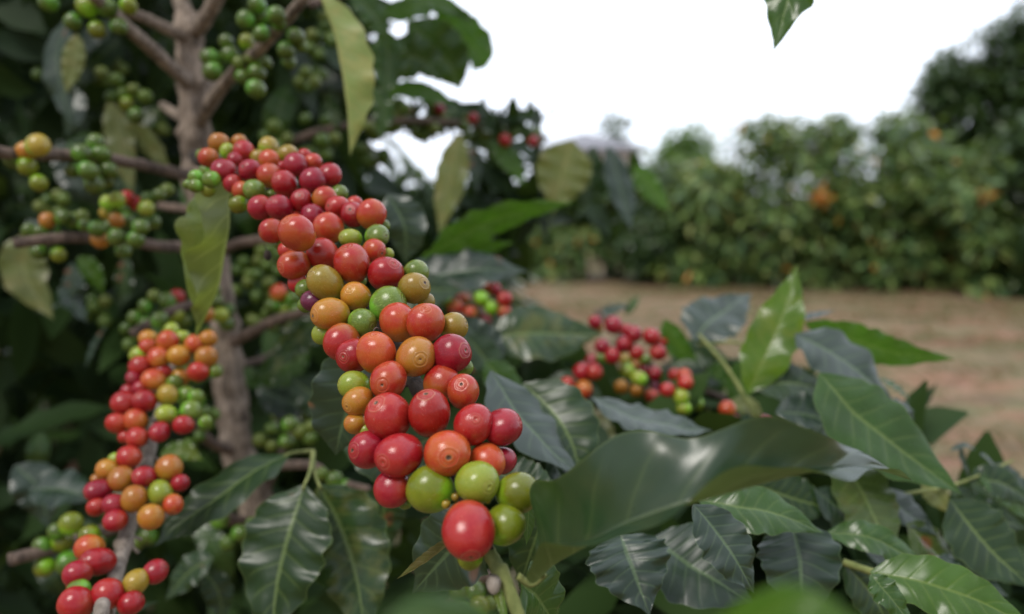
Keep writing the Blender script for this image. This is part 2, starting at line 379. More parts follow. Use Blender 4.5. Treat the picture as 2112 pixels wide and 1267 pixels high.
# ------------------------------------------------------------ cherry meshes
def cherry_mesh(name, su, sv, seed, det=True):
    vs, fs = [], []
    rs = random.Random(seed); ax, ay = rs.uniform(-.03, .03), rs.uniform(-.03, .03); rr0 = rs.uniform(.7, 1.1); rs_a = rs.uniform(.002, .014); e2 = rs.uniform(.02, .07); p2 = rs.uniform(0, 3)
    ang = [math.pi * (i / sv) for i in range(1, sv)]
    if det: ang = sorted(set(ang + [math.pi - x for x in (.04, .075, .11, .16, .2, .24, .28, .32, .37, .42, .47)]))
    for a in ang:
        r = math.sin(a); z = -math.cos(a)
        r = r ** .93; z2 = z * (1 - .05 * max(0, z) ** 3)
        if z < 0: r *= 1 + .03 * z      # slightly narrower to the stem
        if det and z > .5:
            q0 = rr0; z2 += rs_a * math.exp(-((r - .40 * q0 - .02 * math.cos(2 * z * 3)) / .05) ** 2) - .010 * math.exp(-((r - .31 * q0) / .05) ** 2) + .009 * math.exp(-((r - .19 * q0) / .05) ** 2) - .05 * math.exp(-(r / .06) ** 2)
        if z < -.9: z2 += .07 * math.exp(-(r / .12) ** 2)
        for j in range(su):
            f = 2 * math.pi * j / su; k = 1 + e2 * math.cos(2 * f + p2) + .012 * math.sin(3 * f + seed) + .02 * mnoise.noise(Vector((math.cos(f) * 1.5, math.sin(f) * 1.5, z * 1.5 + seed * 7)))
            vs.append((r * k * math.cos(f) + ax * z, r * k * math.sin(f) + ay * z, z2))
    n = len(ang); b = len(vs); vs.append((-ax, -ay, -.94)); vs.append((ax, ay, .90 if det else .95))
    for i in range(n - 1):
        for j in range(su):
            k = (j + 1) % su; fs.append((i * su + j, i * su + k, (i + 1) * su + k, (i + 1) * su + j))
    for j in range(su):
        k = (j + 1) % su; fs.append((b, k, j)); fs.append((b + 1, (n - 1) * su + j, (n - 1) * su + k))
    me = bpy.data.meshes.new(name); me.from_pydata(vs, [], fs); me.polygons.foreach_set('use_smooth', [True] * len(fs)); me.update()
    return me
HI = {}; LO = {}
for key, mt in CM.items():
    HI[key] = []; LO[key] = []
    for s in range(5):
        a = cherry_mesh('coffee_cherry', 40, 26, s * 3 + 1); a.materials.append(mt); HI[key].append(a)
        a = cherry_mesh('coffee_cherry', 20, 14, s * 5 + 2, det=True); a.materials.append(mt); LO[key].append(a)
def put_cherry(parent, c, Rr, Ll, axis, key, hi=True, name='coffee_cherry'):
    o = bpy.data.objects.new(name, random.choice((HI if hi else LO)[key]))
    o.location = c; o.scale = (Rr, Rr, Ll)
    q = axis.to_track_quat('Z', 'Y'); q = q @ Matrix.Rotation(random.random() * 6.28, 3, 'Z').to_quaternion()
    o.rotation_mode = 'QUATERNION'; o.rotation_quaternion = q
    link(o, parent); return o
def solve_cherries(items, base, real, pref_span=(.92, 1.005), layer=.009, sep=.80):
    """items: x,y,w,h,key,layer,nav ; returns world placements with real occlusion"""
    lst = []
    for it in items:
        x, y, w, h, key, ly, nav = it
        px = math.sqrt(w * h); b = base(x, y)
        d = min(max(real * F / px, b * pref_span[0]), b * pref_span[1]) if ly == 0 else b
        d += ly * layer
        lst.append([d, it])
    lst.sort(key=lambda a: a[0]); done = []
    for d, it in lst:
        x, y, w, h, key, ly, nav = it; px = math.sqrt(w * h) * .5
        for _ in range(60):
            c = P(x, y, d); r = px * d / F; hit = False
            for c2, r2 in done:
                if (c - c2).length < sep * (r + r2): hit = True; break
            if not hit: break
            d += .0012
        done.append((c, r)); yield it, c, d
def place_cherries(parent, items, base, real, spine, hi=True, unripe=False, **kw):
    for it, c, d in solve_cherries(items, base, real, **kw):
        x, y, w, h, key, ly, nav = it
        mn_, mx_ = min(w, h), max(w, h); mxr = mx_ / mn_
        if mxr > 1.08 and (not nav or ly >= .3): mn_ = .25 * mn_ + .75 * mx_; mxr = 1.06
        Rr = mn_ * (.525 + .03 * (ly > .5)) * d / F
        if nav:
            ax, ay = (nav[0] - x) / (w / 2), -(nav[1] - y) / (h / 2); s = min(.97, math.hypot(ax, ay) * 1.02)
            kx = math.hypot(ax, ay) + 1e-6; a = Vector((ax / kx * s, ay / kx * s, math.sqrt(1 - s * s)))
            axis = V(a)
            # unseen navel sits on the rim when layer asks for it
            Ll = Rr * min(1.28, max(1.09, mxr * 1.03))
        else:
            out = c - spine(c); out.normalize()
            axis = (out + Vector((random.uniform(-.5, .5), random.uniform(-.5, .5), random.uniform(-.5, .3)))).normalized()
            tc_ = V((0, 0, 1)); dt = axis.dot(tc_)
            if dt > .3: axis = (axis - tc_ * (dt + random.uniform(.0, .25))).normalized()
            Ll = Rr * min(1.2, max(1.04, mxr))
        o = put_cherry(parent, c, Rr, Ll, axis, key, hi, 'unripe_cherry' if unripe and key in 'DGKLVP' else 'coffee_cherry')
        if unripe: SMALL.append((w, o))

# ============================================================ THE SETTING
gm = NT('soil_and_dry_grass'); oc = gm.n('ShaderNodeTexCoord').outputs['Object']
n1 = gm.noise(oc, .55, 5, .6); n2 = gm.noise(gm.mapv(oc, (1, 2.4, 1)), 1.3, 5, .65); n3 = gm.noise(oc, 9, 4, .6); n4 = gm.noise(gm.mapv(oc, (1, 3, 1)), .9, 3)
c = gm.mix(gm.step(n1, .38, .62), (.25, .11, .062), (.31, .175, .10)); c = gm.mix(gm.math('MULTIPLY', gm.step(n2, .40, .52), .85), c, (.095, .125, .04))
c = gm.mix(gm.math('MULTIPLY', gm.step(n3, .4, .7), .45), c, (.29, .19, .12)); c = gm.mix(gm.math('MULTIPLY', gm.step(n4, .56, .68), .55), c, (.29, .095, .06))
n6 = gm.noise(gm.mapv(oc, (1, 2, 1)), 2.2, 6, .7); c = gm.mix(gm.math('MULTIPLY', gm.step(n6, .48, .62), .6), c, (.14, .075, .05)); n7 = gm.noise(gm.mapv(oc, (1, 2, 1)), 3.1, 5, .7); c = gm.mix(gm.math('MULTIPLY', gm.step(n7, .52, .64), .6), c, (.33, .22, .14)); n5 = gm.noise(oc, 60, 4, .7); c = gm.mix(gm.math('MULTIPLY', gm.step(n5, .45, .7), .55), c, (.12, .07, .05))
gb = gm.bsdf(c, .95, Normal=gm.bump(gm.noise(oc, 22, 5, .7), .6, .03)); gm.l(gb.outputs[0], gm.out.inputs[0])
G = []; gf = []
xs = np.concatenate([np.linspace(-400, -14, 14), np.linspace(-12, 12, 60), np.linspace(14, 400, 14)])
ys = np.concatenate([np.linspace(-60, -2, 6), np.linspace(0, 16, 50), np.linspace(18, 900, 16)])
for y in ys:
    for x in xs:
        z = 0
        if abs(x) < 13 and 0 <= y < 17: z = .035 * mnoise.noise(Vector((x * .8, y * .8, 0))) + .012 * mnoise.noise(Vector((x * 3, y * 3, 5)))
        G.append((x, y, z))
nx = len(xs)
for j in range(len(ys) - 1):
    for i in range(nx - 1): gf.append((j * nx + i, j * nx + i + 1, (j + 1) * nx + i + 1, (j + 1) * nx + i))
ground = mesh_obj('ground', G, gf, gm.m); tag(ground, 'reddish soil with dry grass between the rows', 'ground', kind='structure')

# dry grass and litter lying on the ground
M['grass'] = crown_mat('grass_blades', [(.26, .18, .11), (.22, .13, .07), (.09, .12, .035), (.07, .10, .03)], rough=.7, transl=.2, tcol=(.4, .35, .12))
sp_ = []
while len(sp_) < 26000:
    x, y = rng.uniform(-1.5, 8), rng.uniform(1.6, 10.5)
    dn = mnoise.noise(Vector((x * .9, y * 1.4, 3)))
    if dn < rng.uniform(-.4, .35): continue
    a = rng.uniform(0, 6.28); up = rng.uniform(.05, .9)
    sp_.append(((x, y, .0), (math.cos(a), math.sin(a), up), (0, 0, 1.0) if up < .5 else (math.sin(a), 1, .2), rng.uniform(.05, .14), rng.uniform(.002, .007)))
o = foliage('dry_grass', sp_, 'grass', seg=2); tag(o, 'sparse dry straw and short grass strewn over the red soil', 'grass', kind='stuff')

# ---------------------------------------------- hedge row of bushes across the clearing
def bush(name, x0, x1, ytop, d, mat, label, n=2600, cat='bush', depth=.75, group='coffee bushes in the row across the clearing', jit=.35, leaflen=.17, ybase=None, low=0.0, trunkm='twig'):
    cx = (x0 + x1) / 2; bx, by = P(cx, 600, d)[:2]
    top = P(cx, ytop, d).z; wx = (x1 - x0) / 2 * d / F
    root = empty(name, (bx, by, 0), label, cat, group)
    # irregular crown: clumps spread through the volume
    cl = []
    nc = max(18, int(55 * wx * top / 2)); n = int(n * 1.7)
    for k in range(nc):
        a = rng.uniform(0, 6.28); zz = rng.uniform(low, 1); rr = math.sqrt(max(.05, 1 - (max(0, zz - .35) / .68) ** 2)) * rng.uniform(.35, 1.0)
        cl.append((bx + math.cos(a) * rr * wx, by + math.sin(a) * rr * depth, .08 + zz * (top - .2) * rng.uniform(.86, 1.04), rng.uniform(.16, .34) * min(1.3, .4 + top / 3)))
    spec = []
    for i in range(n):
        c = cl[rng.integers(len(cl))]; v = rng.normal(size=3); v /= np.linalg.norm(v) + 1e-9
        rad = c[3] * rng.uniform(.5, 1.1); p = (c[0] + v[0] * rad, c[1] + v[1] * rad, max(.03, c[2] + v[2] * rad))
        dr = (v[0] + rng.normal() * .5, v[1] + rng.normal() * .5, v[2] * .4 - .35 + rng.normal() * .3)
        spec.append((p, dr, (v[0] * .6 + rng.normal() * .3, v[1] * .6 + rng.normal() * .3, 1.0), leaflen * rng.uniform(.6, 1.25), leaflen * .2 * rng.uniform(.7, 1.3)))
    foliage('crown', spec, mat, root, seg=3)
    gs = []
    for k in range(4):
        a = rng.uniform(0, 6.28); q = Vector((bx + math.cos(a) * wx * .5, by + math.sin(a) * .3, top * rng.uniform(.6, .85)))
        gs.append(tube_geo([Vector((bx + math.cos(a) * .05, by + math.sin(a) * .05, -.03)), Vector((bx, by, top * .3)).lerp(q, .3), q], [.03, .02, .008], 7))
    g = join_geo(gs); mesh_obj('trunk', g[0], g[1], M[trunkm], root, uvs=g[2])
    return root
bush('coffee_bush', 1030, 1170, 398, 12.5, 'hedge', 'light green bush behind the white post at the left end of the hedge row', 2000)
bush('coffee_bush', 1110, 1290, 355, 12.0, 'hedge', 'dark green bush under the pale roof, between the white post and the big hanging leaf', 2400)
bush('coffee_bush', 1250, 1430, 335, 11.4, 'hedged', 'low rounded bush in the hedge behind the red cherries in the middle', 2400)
bush('coffee_bush', 1380, 1560, 292, 11.0, 'hedge', 'yellow-green bush left of the sunlit gap in the hedge', 2600)
bush('coffee_bush', 1480, 1700, 226, 10.8, 'hedge', 'tall bush with sky showing through its top, behind the bright upright leaf', 1900)
bush('coffee_bush', 1630, 1800, 232, 10.7, 'hedge', 'bush with an orange leaf patch, right of the bright upright leaf', 2600)
bush('coffee_bush', 1760, 1930, 236, 10.4, 'hedge', 'olive green bush just left of the tallest dark tree', 2600)
bush('coffee_bush', 1900, 2050, 300, 9.8, 'hedge', 'bush with reddish leaves in front of the tallest dark tree', 2600)
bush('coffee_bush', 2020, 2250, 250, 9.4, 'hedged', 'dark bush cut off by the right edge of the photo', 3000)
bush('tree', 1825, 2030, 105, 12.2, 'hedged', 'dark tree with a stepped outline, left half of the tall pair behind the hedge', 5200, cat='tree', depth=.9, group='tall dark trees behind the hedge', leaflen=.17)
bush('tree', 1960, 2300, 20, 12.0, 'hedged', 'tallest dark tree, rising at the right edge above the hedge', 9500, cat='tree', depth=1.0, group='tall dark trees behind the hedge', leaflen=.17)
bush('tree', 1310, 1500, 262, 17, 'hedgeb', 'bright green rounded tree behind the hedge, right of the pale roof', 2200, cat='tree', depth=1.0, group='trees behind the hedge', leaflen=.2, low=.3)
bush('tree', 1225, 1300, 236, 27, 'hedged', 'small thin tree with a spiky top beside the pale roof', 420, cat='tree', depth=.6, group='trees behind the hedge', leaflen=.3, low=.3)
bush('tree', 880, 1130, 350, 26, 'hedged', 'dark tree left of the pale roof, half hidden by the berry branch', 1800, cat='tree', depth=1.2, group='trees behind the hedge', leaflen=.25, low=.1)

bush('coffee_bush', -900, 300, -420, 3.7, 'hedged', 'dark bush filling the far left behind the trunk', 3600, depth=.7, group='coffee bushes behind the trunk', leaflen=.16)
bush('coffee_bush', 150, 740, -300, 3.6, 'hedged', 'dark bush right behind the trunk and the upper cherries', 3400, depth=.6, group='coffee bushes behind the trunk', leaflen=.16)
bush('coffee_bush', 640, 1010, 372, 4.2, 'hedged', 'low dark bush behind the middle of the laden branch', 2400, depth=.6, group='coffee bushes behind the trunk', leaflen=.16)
M['orange'] = crown_mat('foliage_orange', [(.55, .22, .02), (.50, .14, .02), (.40, .25, .03)])
for b_, (ox, oy, od, on, rad) in zip([o for o in bpy.data.objects if o.type == 'EMPTY' and 'orange leaf patch' in o['label'] or o.type == 'EMPTY' and 'reddish leaves' in o['label']], ((1695, 408, 9.75, 50, .07), (2035, 402, 8.9, 26, .05))):
    c0 = P(ox, oy, od); sp_ = []
    for i in range(on):
        v = rng.normal(size=3) * rad * .6; sp_.append(((c0.x + v[0], c0.y + v[1], c0.z + v[2]), tuple(rng.normal(size=3) + np.array((0, 0, -.5))), (rng.normal() * .4, -.6, 1), .11, .024))
    o = foliage('yellowing_leaf_patch', sp_, 'orange', b_, seg=3)
# ---------------------------------------------- house behind the hedge
hm = NT('painted_wall'); hc = hm.n('ShaderNodeTexCoord').outputs['Object']
hb = hm.bsdf(hm.mix(hm.noise(hc, 1.5, 4), (.55, .50, .48), (.68, .63, .60)), .85); hm.l(hb.outputs[0], hm.out.inputs[0])
rm = NT('roof_sheet'); rc = rm.n('ShaderNodeTexCoord').outputs['Object']
wvn = rm.n('ShaderNodeTexWave'); rm.l(rc, wvn.inputs[0]); wvn.inputs['Scale'].default_value = 4
rb = rm.bsdf(rm.mix(rm.noise(rc, 1.1, 4), (.19, .19, .21), (.28, .28, .31)), .7, Normal=rm.bump(wvn.outputs[1], .5, .03)); rm.l(rb.outputs[0], rm.out.inputs[0])
hx, hy, _ = P(1215, 400, 24); hz = P(1215, 266, 24).z
hr = empty('house', (hx, hy, 0), 'small house with a pale grey-pink pitched roof showing above the hedge', 'house')
w2, ln, ev = 1.35, 4.5, hz - .62
vs = [(hx - w2, hy, 0), (hx + w2, hy, 0), (hx + w2, hy + ln, 0), (hx - w2, hy + ln, 0), (hx - w2, hy, ev), (hx + w2, hy, ev), (hx + w2, hy + ln, ev), (hx - w2, hy + ln, ev)]
mesh_obj('wall', vs, [(0, 1, 5, 4), (1, 2, 6, 5), (2, 3, 7, 6), (3, 0, 4, 7)], hm.m, hr, smooth=False)
e = .3; z0 = ev - .08; z1 = ev + .04
q = [(hx - w2 - e, hy - e, z0), (hx + w2 + e, hy - e, z0), (hx + w2 + e, hy + ln + e, z0), (hx - w2 - e, hy + ln + e, z0), (hx - w2 - e, hy - e, z1), (hx + w2 + e, hy - e, z1), (hx + w2 + e, hy + ln + e, z1), (hx - w2 - e, hy + ln + e, z1), (hx, hy + 1.7, hz + .03), (hx, hy + ln - 1.7, hz + .03)]
mesh_obj('roof', q, [(0, 3, 2, 1), (0, 1, 5, 4), (1, 2, 6, 5), (2, 3, 7, 6), (3, 0, 4, 7), (4, 5, 8), (5, 6, 9, 8), (6, 7, 9), (7, 4, 8, 9)], rm.m, hr, smooth=False)
def slab(a, b, c, d, th):
    nrm = (Vector(b) - Vector(a)).cross(Vector(d) - Vector(a)).normalized() * th
    t = [Vector(q) for q in (a, b, c, d)]; u = [q + nrm for q in t]
    return t + u, [(0, 3, 2, 1), (4, 5, 6, 7), (0, 1, 5, 4), (1, 2, 6, 5), (2, 3, 7, 6), (3, 0, 4, 7)]
q, f = slab((hx - .45, hy - .02, 1.3), (hx + .45, hy - .02, 1.3), (hx + .45, hy - .02, 2.15), (hx - .45, hy - .02, 2.15), .03)
wm = NT('window_glass'); wb = wm.bsdf((.03, .04, .05), .1); wm.l(wb.outputs[0], wm.out.inputs[0]); mesh_obj('window', q, f, wm.m, hr, smooth=False)
# white post
pm = NT('white_painted_post'); pb = pm.bsdf(pm.mix(pm.noise(pm.n('ShaderNodeTexCoord').outputs['Object'], 6, 4), (.62, .63, .64), (.8, .8, .8)), .7); pm.l(pb.outputs[0], pm.out.inputs[0])
b0 = P(1076, 470, 11.2); g = tube_geo([Vector((b0.x, b0.y, -.05)), Vector((b0.x, b0.y, P(1076, 488, 11.2).z)), Vector((b0.x, b0.y, P(1076, 478, 11.2).z))], [.075, .072, .05], 14)
tag(mesh_obj('post', g[0], g[1], pm.m, uvs=g[2], loc=(b0.x, b0.y, 0)), 'short white painted post standing at the end of the clearing', 'post')

# ============================================================ COFFEE TREE (left) with the laden branch in focus
tb = P(540, 1200, .82)
T1 = empty('coffee_tree', (tb.x, tb.y, 0), 'coffee tree with grey-brown trunk and a long branch crowded with red, orange and green cherries', 'coffee tree')
tp = [(384, 30, .76, 27), (392, 110, .76, 29), (398, 200, .765, 30), (404, 290, .77, 31), (404, 380, .775, 27), (425, 455, .78, 24), (450, 540, .785, 22), (462, 640, .79, 24), (470, 740, .795, 31), (478, 840, .80, 36), (488, 930, .80, 34), (530, 1040, .81, 36), (560, 1260, .83, 38)]
pts = [P(a, b, c) for a, b, c, _ in tp] + [Vector((tb.x + .03, tb.y + .03, .3)), Vector((tb.x + .02, tb.y + .04, -.05))]
g = tube_geo(pts, [r * .48 * 2 * c / F / 1.0 * .98 for _, _, c, r in tp] + [.021, .026], 20, 120, bump=.28, knots=[(.03, .25, .012), (.12, .2, .012), (.2, .22, .012), (.27, .2, .01), (.42, .22, .01), (.52, .25, .012)])
mesh_obj('trunk', g[0], g[1], M['bark'], T1, uvs=g[2])

def branch(parent, pxs, rads, mat='twig', label=None, n=None, knots=None, bump=.15):
    pts = [P(*p) for p in pxs]; g = tube_geo(pts, rads, 12, n, bump=bump, knots=knots, seed=random.random() * 9)
    o = mesh_obj('branch', g[0], g[1], M[mat], parent, uvs=g[2])
    if label: o['label'] = label
    return o
# hero branch: stem
HS = [(400, 322, .74), (415, 328, .60), (470, 345, .50), (560, 385, .445), (640, 450, .415), (690, 530, .392), (750, 620, .37), (820, 720, .345), (875, 830, .322), (915, 930, .305), (955, 1020, .292), (985, 1095, .283), (1012, 1145, .278), (1045, 1205, .27), (1075, 1290, .262)]
hk = [(k / 14, .3, .012) for k in range(1, 12)]
hero_px = [(a, b_, c_ + (.022 if 1 < i < 11 else .0)) for i, (a, b_, c_) in enumerate(HS[:13])]
hero_r = [.0055, .005, .0042, .0036, .0034, .0033, .0032, .003, .003, .003, .0028, .0026, .0024]
hero_geo = tube_geo([P(*p) for p in hero_px], hero_r, 12, 110, bump=.15, knots=hk)
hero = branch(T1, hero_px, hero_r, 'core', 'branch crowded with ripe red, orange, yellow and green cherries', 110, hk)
tipb = branch(T1, [(985, 1095, .283), (1012, 1145, .278), (1045, 1205, .27), (1080, 1300, .262)], [.0022, .0026, .0024, .0022], 'stemgreen', 'pale green soft tip of the laden branch', 50, [(.55, .35, .04)])
HP = [P(*p) for p in HS]; HPD = spline(HP, 160)
def hero_spine(c): return min(HPD, key=lambda q: (q - c).length)
Zs = {4: (380, 260, .3), 5: (540, 480, .29987), 6: (680, 740, .3472)}
HC = """4 238 118 135 135 Y 0 -
4 295 172 90 100 L 1 -
4 378 112 100 85 Y 1 -
4 165 220 132 130 O 0 -
4 125 200 80 85 G 2 -
4 412 175 152 142 R 0 385 150
4 350 230 100 95 C 1 -
4 270 305 165 140 C 0 -
4 80 355 95 95 G 1 -
4 185 368 120 100 G 0 -
4 150 312 90 80 G 2 -
4 75 412 95 85 G 0 -
4 165 440 92 85 L 1 -
4 30 400 70 70 G 2 -
4 453 305 145 145 R 0 430 290
4 335 397 120 105 R 1 -
4 395 445 90 125 O 1 -
4 483 440 155 142 G 0 460 442
4 520 560 145 162 R 0.5 -
4 655 565 185 170 C 0 620 522
4 805 512 146 150 C 0 810 488
4 583 232 130 112 O 0.6 -
4 508 218 92 100 V 1.6 -
4 578 145 132 112 V 1.6 -
4 712 200 140 110 V 1.4 -
4 588 342 150 172 O 0.5 -
4 765 266 155 158 C 0 -
4 825 205 95 70 C 1.6 -
4 885 247 112 108 R 0.8 -
4 672 282 75 75 R 1.8 -
4 690 400 190 168 C 0 655 370
4 883 372 175 172 C 0 -
4 1000 335 132 160 C 0.5 -
4 967 502 165 145 O 0.5 -
4 1055 560 165 152 R 0 1008 556
4 1160 610 175 168 C 0 1156 588
4 1288 605 168 202 O 0.3 -
4 1172 535 100 90 R 1.6 -
4 885 620 160 130 C 0.9 -
4 602 722 157 175 O 0 542 733
4 775 735 240 247 O 0 728 655
4 990 700 208 188 O 0 935 640
4 755 640 110 90 R 1.6 -
4 1143 772 192 132 L 0 1084 770
4 1325 757 160 138 G 0.4 1392 757
4 1375 685 75 70 G 1.6 -
4 1305 856 152 125 O 0.6 1362 872
4 950 880 208 192 C 0 -
4 1010 935 90 120 R 1.3 -
4 702 850 105 110 R 1.2 -
4 755 955 222 192 O 0 684 975
4 780 1080 130 90 R 1.4 -
4 1153 945 247 266 O -0.4 1130 838
4 1295 925 78 82 L 1.6 -
4 1400 880 60 80 L 1.4 -
4 970 1080 266 226 V -0.3 893 1018
4 1180 1171 200 192 Y 0 1152 1130
4 1065 465 112 100 G 1.6 -
4 370 540 122 92 K 1.4 -
4 655 815 70 60 G 2 -
4 600 470 60 50 G 1.8 -
5 853 286 240 225 C 0 915 222
5 1060 278 172 120 G 1.1 1105 235
5 1048 382 206 206 V 0 1122 350
5 1132 472 112 80 V 1.4 -
5 870 496 246 196 G 0.3 984 462
5 470 560 262 218 Y -0.1 377 568
5 288 385 80 120 G 1 290 420
5 300 498 82 100 G 1.4 -
5 348 470 104 150 P 0.7 395 490
5 692 620 192 166 G 0.3 768 640
5 418 697 142 132 L 0.9 -
5 550 756 206 246 O 0.3 510 862
5 935 615 222 264 O 0.1 -
5 1126 622 252 256 O -0.4 1136 532
5 1320 645 176 182 V 0.8 -
5 636 846 182 250 C 0.4 598 848
5 786 826 266 280 O -0.2 785 702
5 1060 853 266 268 Y -0.1 1103 862
5 1302 833 256 256 C 0.2 1398 808
5 872 1016 300 248 O -0.2 852 1030
5 630 1047 192 166 L 0.8 545 1040
5 662 1160 200 212 Y 0.3 606 1190
5 1236 1030 236 175 O 0.9 -
5 1395 925 90 110 G 1.5 -
5 1385 1092 242 222 O 0.1 1378 1040
5 700 720 130 110 G 2 -
5 660 330 110 90 G 1.6 -
6 347 346 266 262 R -0.1 292 262
6 592 322 246 276 C -0.3 580 205
6 853 392 232 254 R -0.1 873 346
6 1028 407 178 226 C 0.4 1106 368
6 228 540 152 222 R 0.6 180 530
6 412 573 292 256 R -0.2 338 590
6 697 562 264 278 O -0.3 716 562
6 933 612 195 205 O 0.8 -
6 1020 605 90 180 C 1.3 -
6 372 772 208 200 R 0.7 -
6 596 776 242 272 K 0.4 -
6 876 736 246 256 L -0.3 945 742
6 1118 797 242 236 K 0.3 1232 770
6 1042 985 190 246 K 0.5 -
6 826 1020 292 345 R -0.6 842 1140
6 835 1180 150 100 K 0.8 -
6 152 385 135 80 Y 1 -
6 218 430 80 80 L 1.2 -
6 880 880 60 60 K 1 -
6 450 850 90 60 G 1.5 -"""
items = []
for ln_ in HC.splitlines():
    f = ln_.split(); zx, zy, zs = Zs[int(f[0])]; x, y, w, h = [float(v) for v in f[1:5]]
    nav = None if f[7] == '-' else (zx + float(f[7]) * zs, zy + float(f[8]) * zs)
    items.append((zx + x * zs, zy + y * zs, w * zs, h * zs, f[5], float(f[6]), nav))
HB = ([250, 350, 450, 550, 650, 750, 850, 950, 1100, 1200], [.49, .435, .40, .368, .345, .32, .302, .288, .272, .268])
def hero_base(x, y): return float(np.interp(y + (x - (380 + y * .55)) * .12, *HB))
place_cherries(hero, items, hero_base, .0155, hero_spine)
# flower-bud remains between the last cherries, dried sepals along the stem
bs, bf_, bu = [], [], []
def blob(c, r, sx=1.0):
    v, f = [], []
    for i in range(1, 7):
        a = math.pi * i / 7
        for j in range(10):
            b = 2 * math.pi * j / 10; k = 1 + .15 * mnoise.noise(Vector((c.x * 900 + math.cos(b), math.sin(b), i)))
            v.append(c + Vector((math.sin(a) * math.cos(b) * r * k, math.sin(a) * math.sin(b) * r * k, math.cos(a) * r * sx)))
    for i in range(5):
        for j in range(10):
            k = (j + 1) % 10; f.append((i * 10 + j, i * 10 + k, (i + 1) * 10 + k, (i + 1) * 10 + j))
    f.append(tuple(range(10))); f.append(tuple(range(50, 60))[::-1]); return v, f, [(0, 0)] * 60
for (x, y, r) in ((920, 1040, 10), (939, 1025, 9), (1005, 1031, 8)):
    g = blob(P(x, y, .278), r * .278 / F); o = mesh_obj('bud', g[0], g[1], CM['V'], hero, loc=P(x, y, .278))
gs = []
HG = spline([P(*q) for q in hero_px], 160)
for k in range(46):
    i = random.randint(20, 135); c = HG[i]; v = Vector((random.gauss(0, 1), random.gauss(0, 1), random.gauss(0, 1))).normalized()
    gs.append(tube_geo([c, c + v * .005, c + v * .007 + Vector((0, 0, -.001))], [.0014, .0009, .0011], 6, 6))
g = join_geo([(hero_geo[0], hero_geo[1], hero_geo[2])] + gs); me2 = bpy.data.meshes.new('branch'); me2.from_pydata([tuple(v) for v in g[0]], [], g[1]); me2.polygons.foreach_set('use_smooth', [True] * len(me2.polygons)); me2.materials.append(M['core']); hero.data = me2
g = tube_geo([P(545, 505, .43), P(549, 515, .43), P(552, 530, .43)], [.0002, .0003, .0013], 6, 8); g2 = blob(P(552, 527, .43), .0022, 1.4)
g = join_geo([g, g2]); mesh_obj('dried_flower', g[0], g[1], M['core'], hero, uvs=g[2], loc=P(549, 515, .43))
g = tube_geo([P(775, 694, .325), P(771, 682, .324), P(776, 676, .324), P(782, 678, .325)], [.0003, .0003, .00025, .0002], 6, 14); mesh_obj('dried_style', g[0], g[1], M['twig'], hero, uvs=g[2], loc=P(775, 694, .325))

# leaves growing from the laden branch and its soft tip
leaf(tipb, [(1118, 1190, .272), (1165, 1150, .262), (1290, 1087, .245), (1470, 1025, .235), (1640, 985, .245), (1780, 965, .265), (1885, 992, .285)], 172, halves=((-.10, 1, -.25), (-.2, .30, 1)), hwr=92, n=(0, .75, .75), mat='wave',
     curl=(-.3, -.25), wave=(.24, .38), wf=2.56, scal=.14, skew=.68, ph=-2.86, petiole=[(1068, 1188, .272), (1095, 1205, .273)], label='large dark wavy leaf folded upward along its midrib, out of focus', corr=.02, ns=90, nvv=25)
leaf(tipb, [(1000, 1075, .36), (930, 1135, .37), (850, 1225, .385)], 85, n=(.1, .5, 1), mat='blue', label='dark leaf behind the lowest red cherry')
leaf(tipb, [(945, 1105, .31), (885, 1155, .315), (818, 1195, .325)], 32, n=(-.4, .5, .6), mat='brownish', wave=.05, halves=((-.4, -.3, .5), (-.5, 1, .1)), hwr=18, label='narrow folded leaf with a brown edge', curl=(-.5, .2))
leaf(tipb, [(1092, 1020, .33), (1090, 1070, .33), (1086, 1126, .33)], 15, n=(.3, 0, 1), mat='mid', wave=.02, label='small narrow pale leaf')
leaf(tipb, [(1075, 1205, .33), (1110, 1235, .34), (1150, 1300, .35)], 75, n=(.2, .6, 1), mat='mid', label='rounded green leaf under the branch tip')
leaf(tipb, [(1160, 1010, .38), (1110, 1100, .385), (1070, 1215, .39)], 70, n=(-.2, .3, 1), mat='dark')
for (a, b) in (((1020, 1200, .268), (1035, 1262, .262)), ((1030, 1210, .266), (1060, 1300, .26))):
    pass
leaf(tipb, [(1018, 1195, .27), (1032, 1240, .265), (1048, 1300, .26)], 11, n=(.3, .2, 1), mat='young', wave=.02, label='tiny bright young leaf at the branch tip')
g = blob(P(1018, 1205, .266), .0026, 1.3); mesh_obj('bud', g[0], g[1], M['stempale'], tipb, loc=P(1018, 1205, .266))
# leaf at the thick end of the laden branch
leaf(hero, [(500, 396, .50), (476, 402, .49), (472, 470, .49), (458, 560, .50), (436, 630, .51), (402, 698, .52)], 118, halves=((-1, -.05, -.2), (-.55, 0, .85)), hwr=84, n=(.45, .15, .9), mat='fold', curl=(.3, -.2), wave=(.07, .3), wf=4.2, ns=80, label='yellow-green leaf with wavy folded edges hanging in front of the trunk', petiole=[(530, 395, .5)], corr=.02)
leaf(hero, [(775, 700, .42), (738, 790, .42), (706, 880, .425), (692, 940, .43)], 62, hwr=85, n=(.1, .2, 1), mat='blue', wave=.06, label='dark leaf with a pointed tip behind the cherries')
leaf(hero, [(900, 900, .45), (800, 935, .46), (690, 905, .48)], 62, n=(0, .4, 1), mat='dark')
leaf(hero, [(800, 400, .60), (835, 470, .6), (835, 545, .61)], 48, n=(-.2, .5, 1), mat='blue', label='greyish glossy leaf right of the upper cherries')

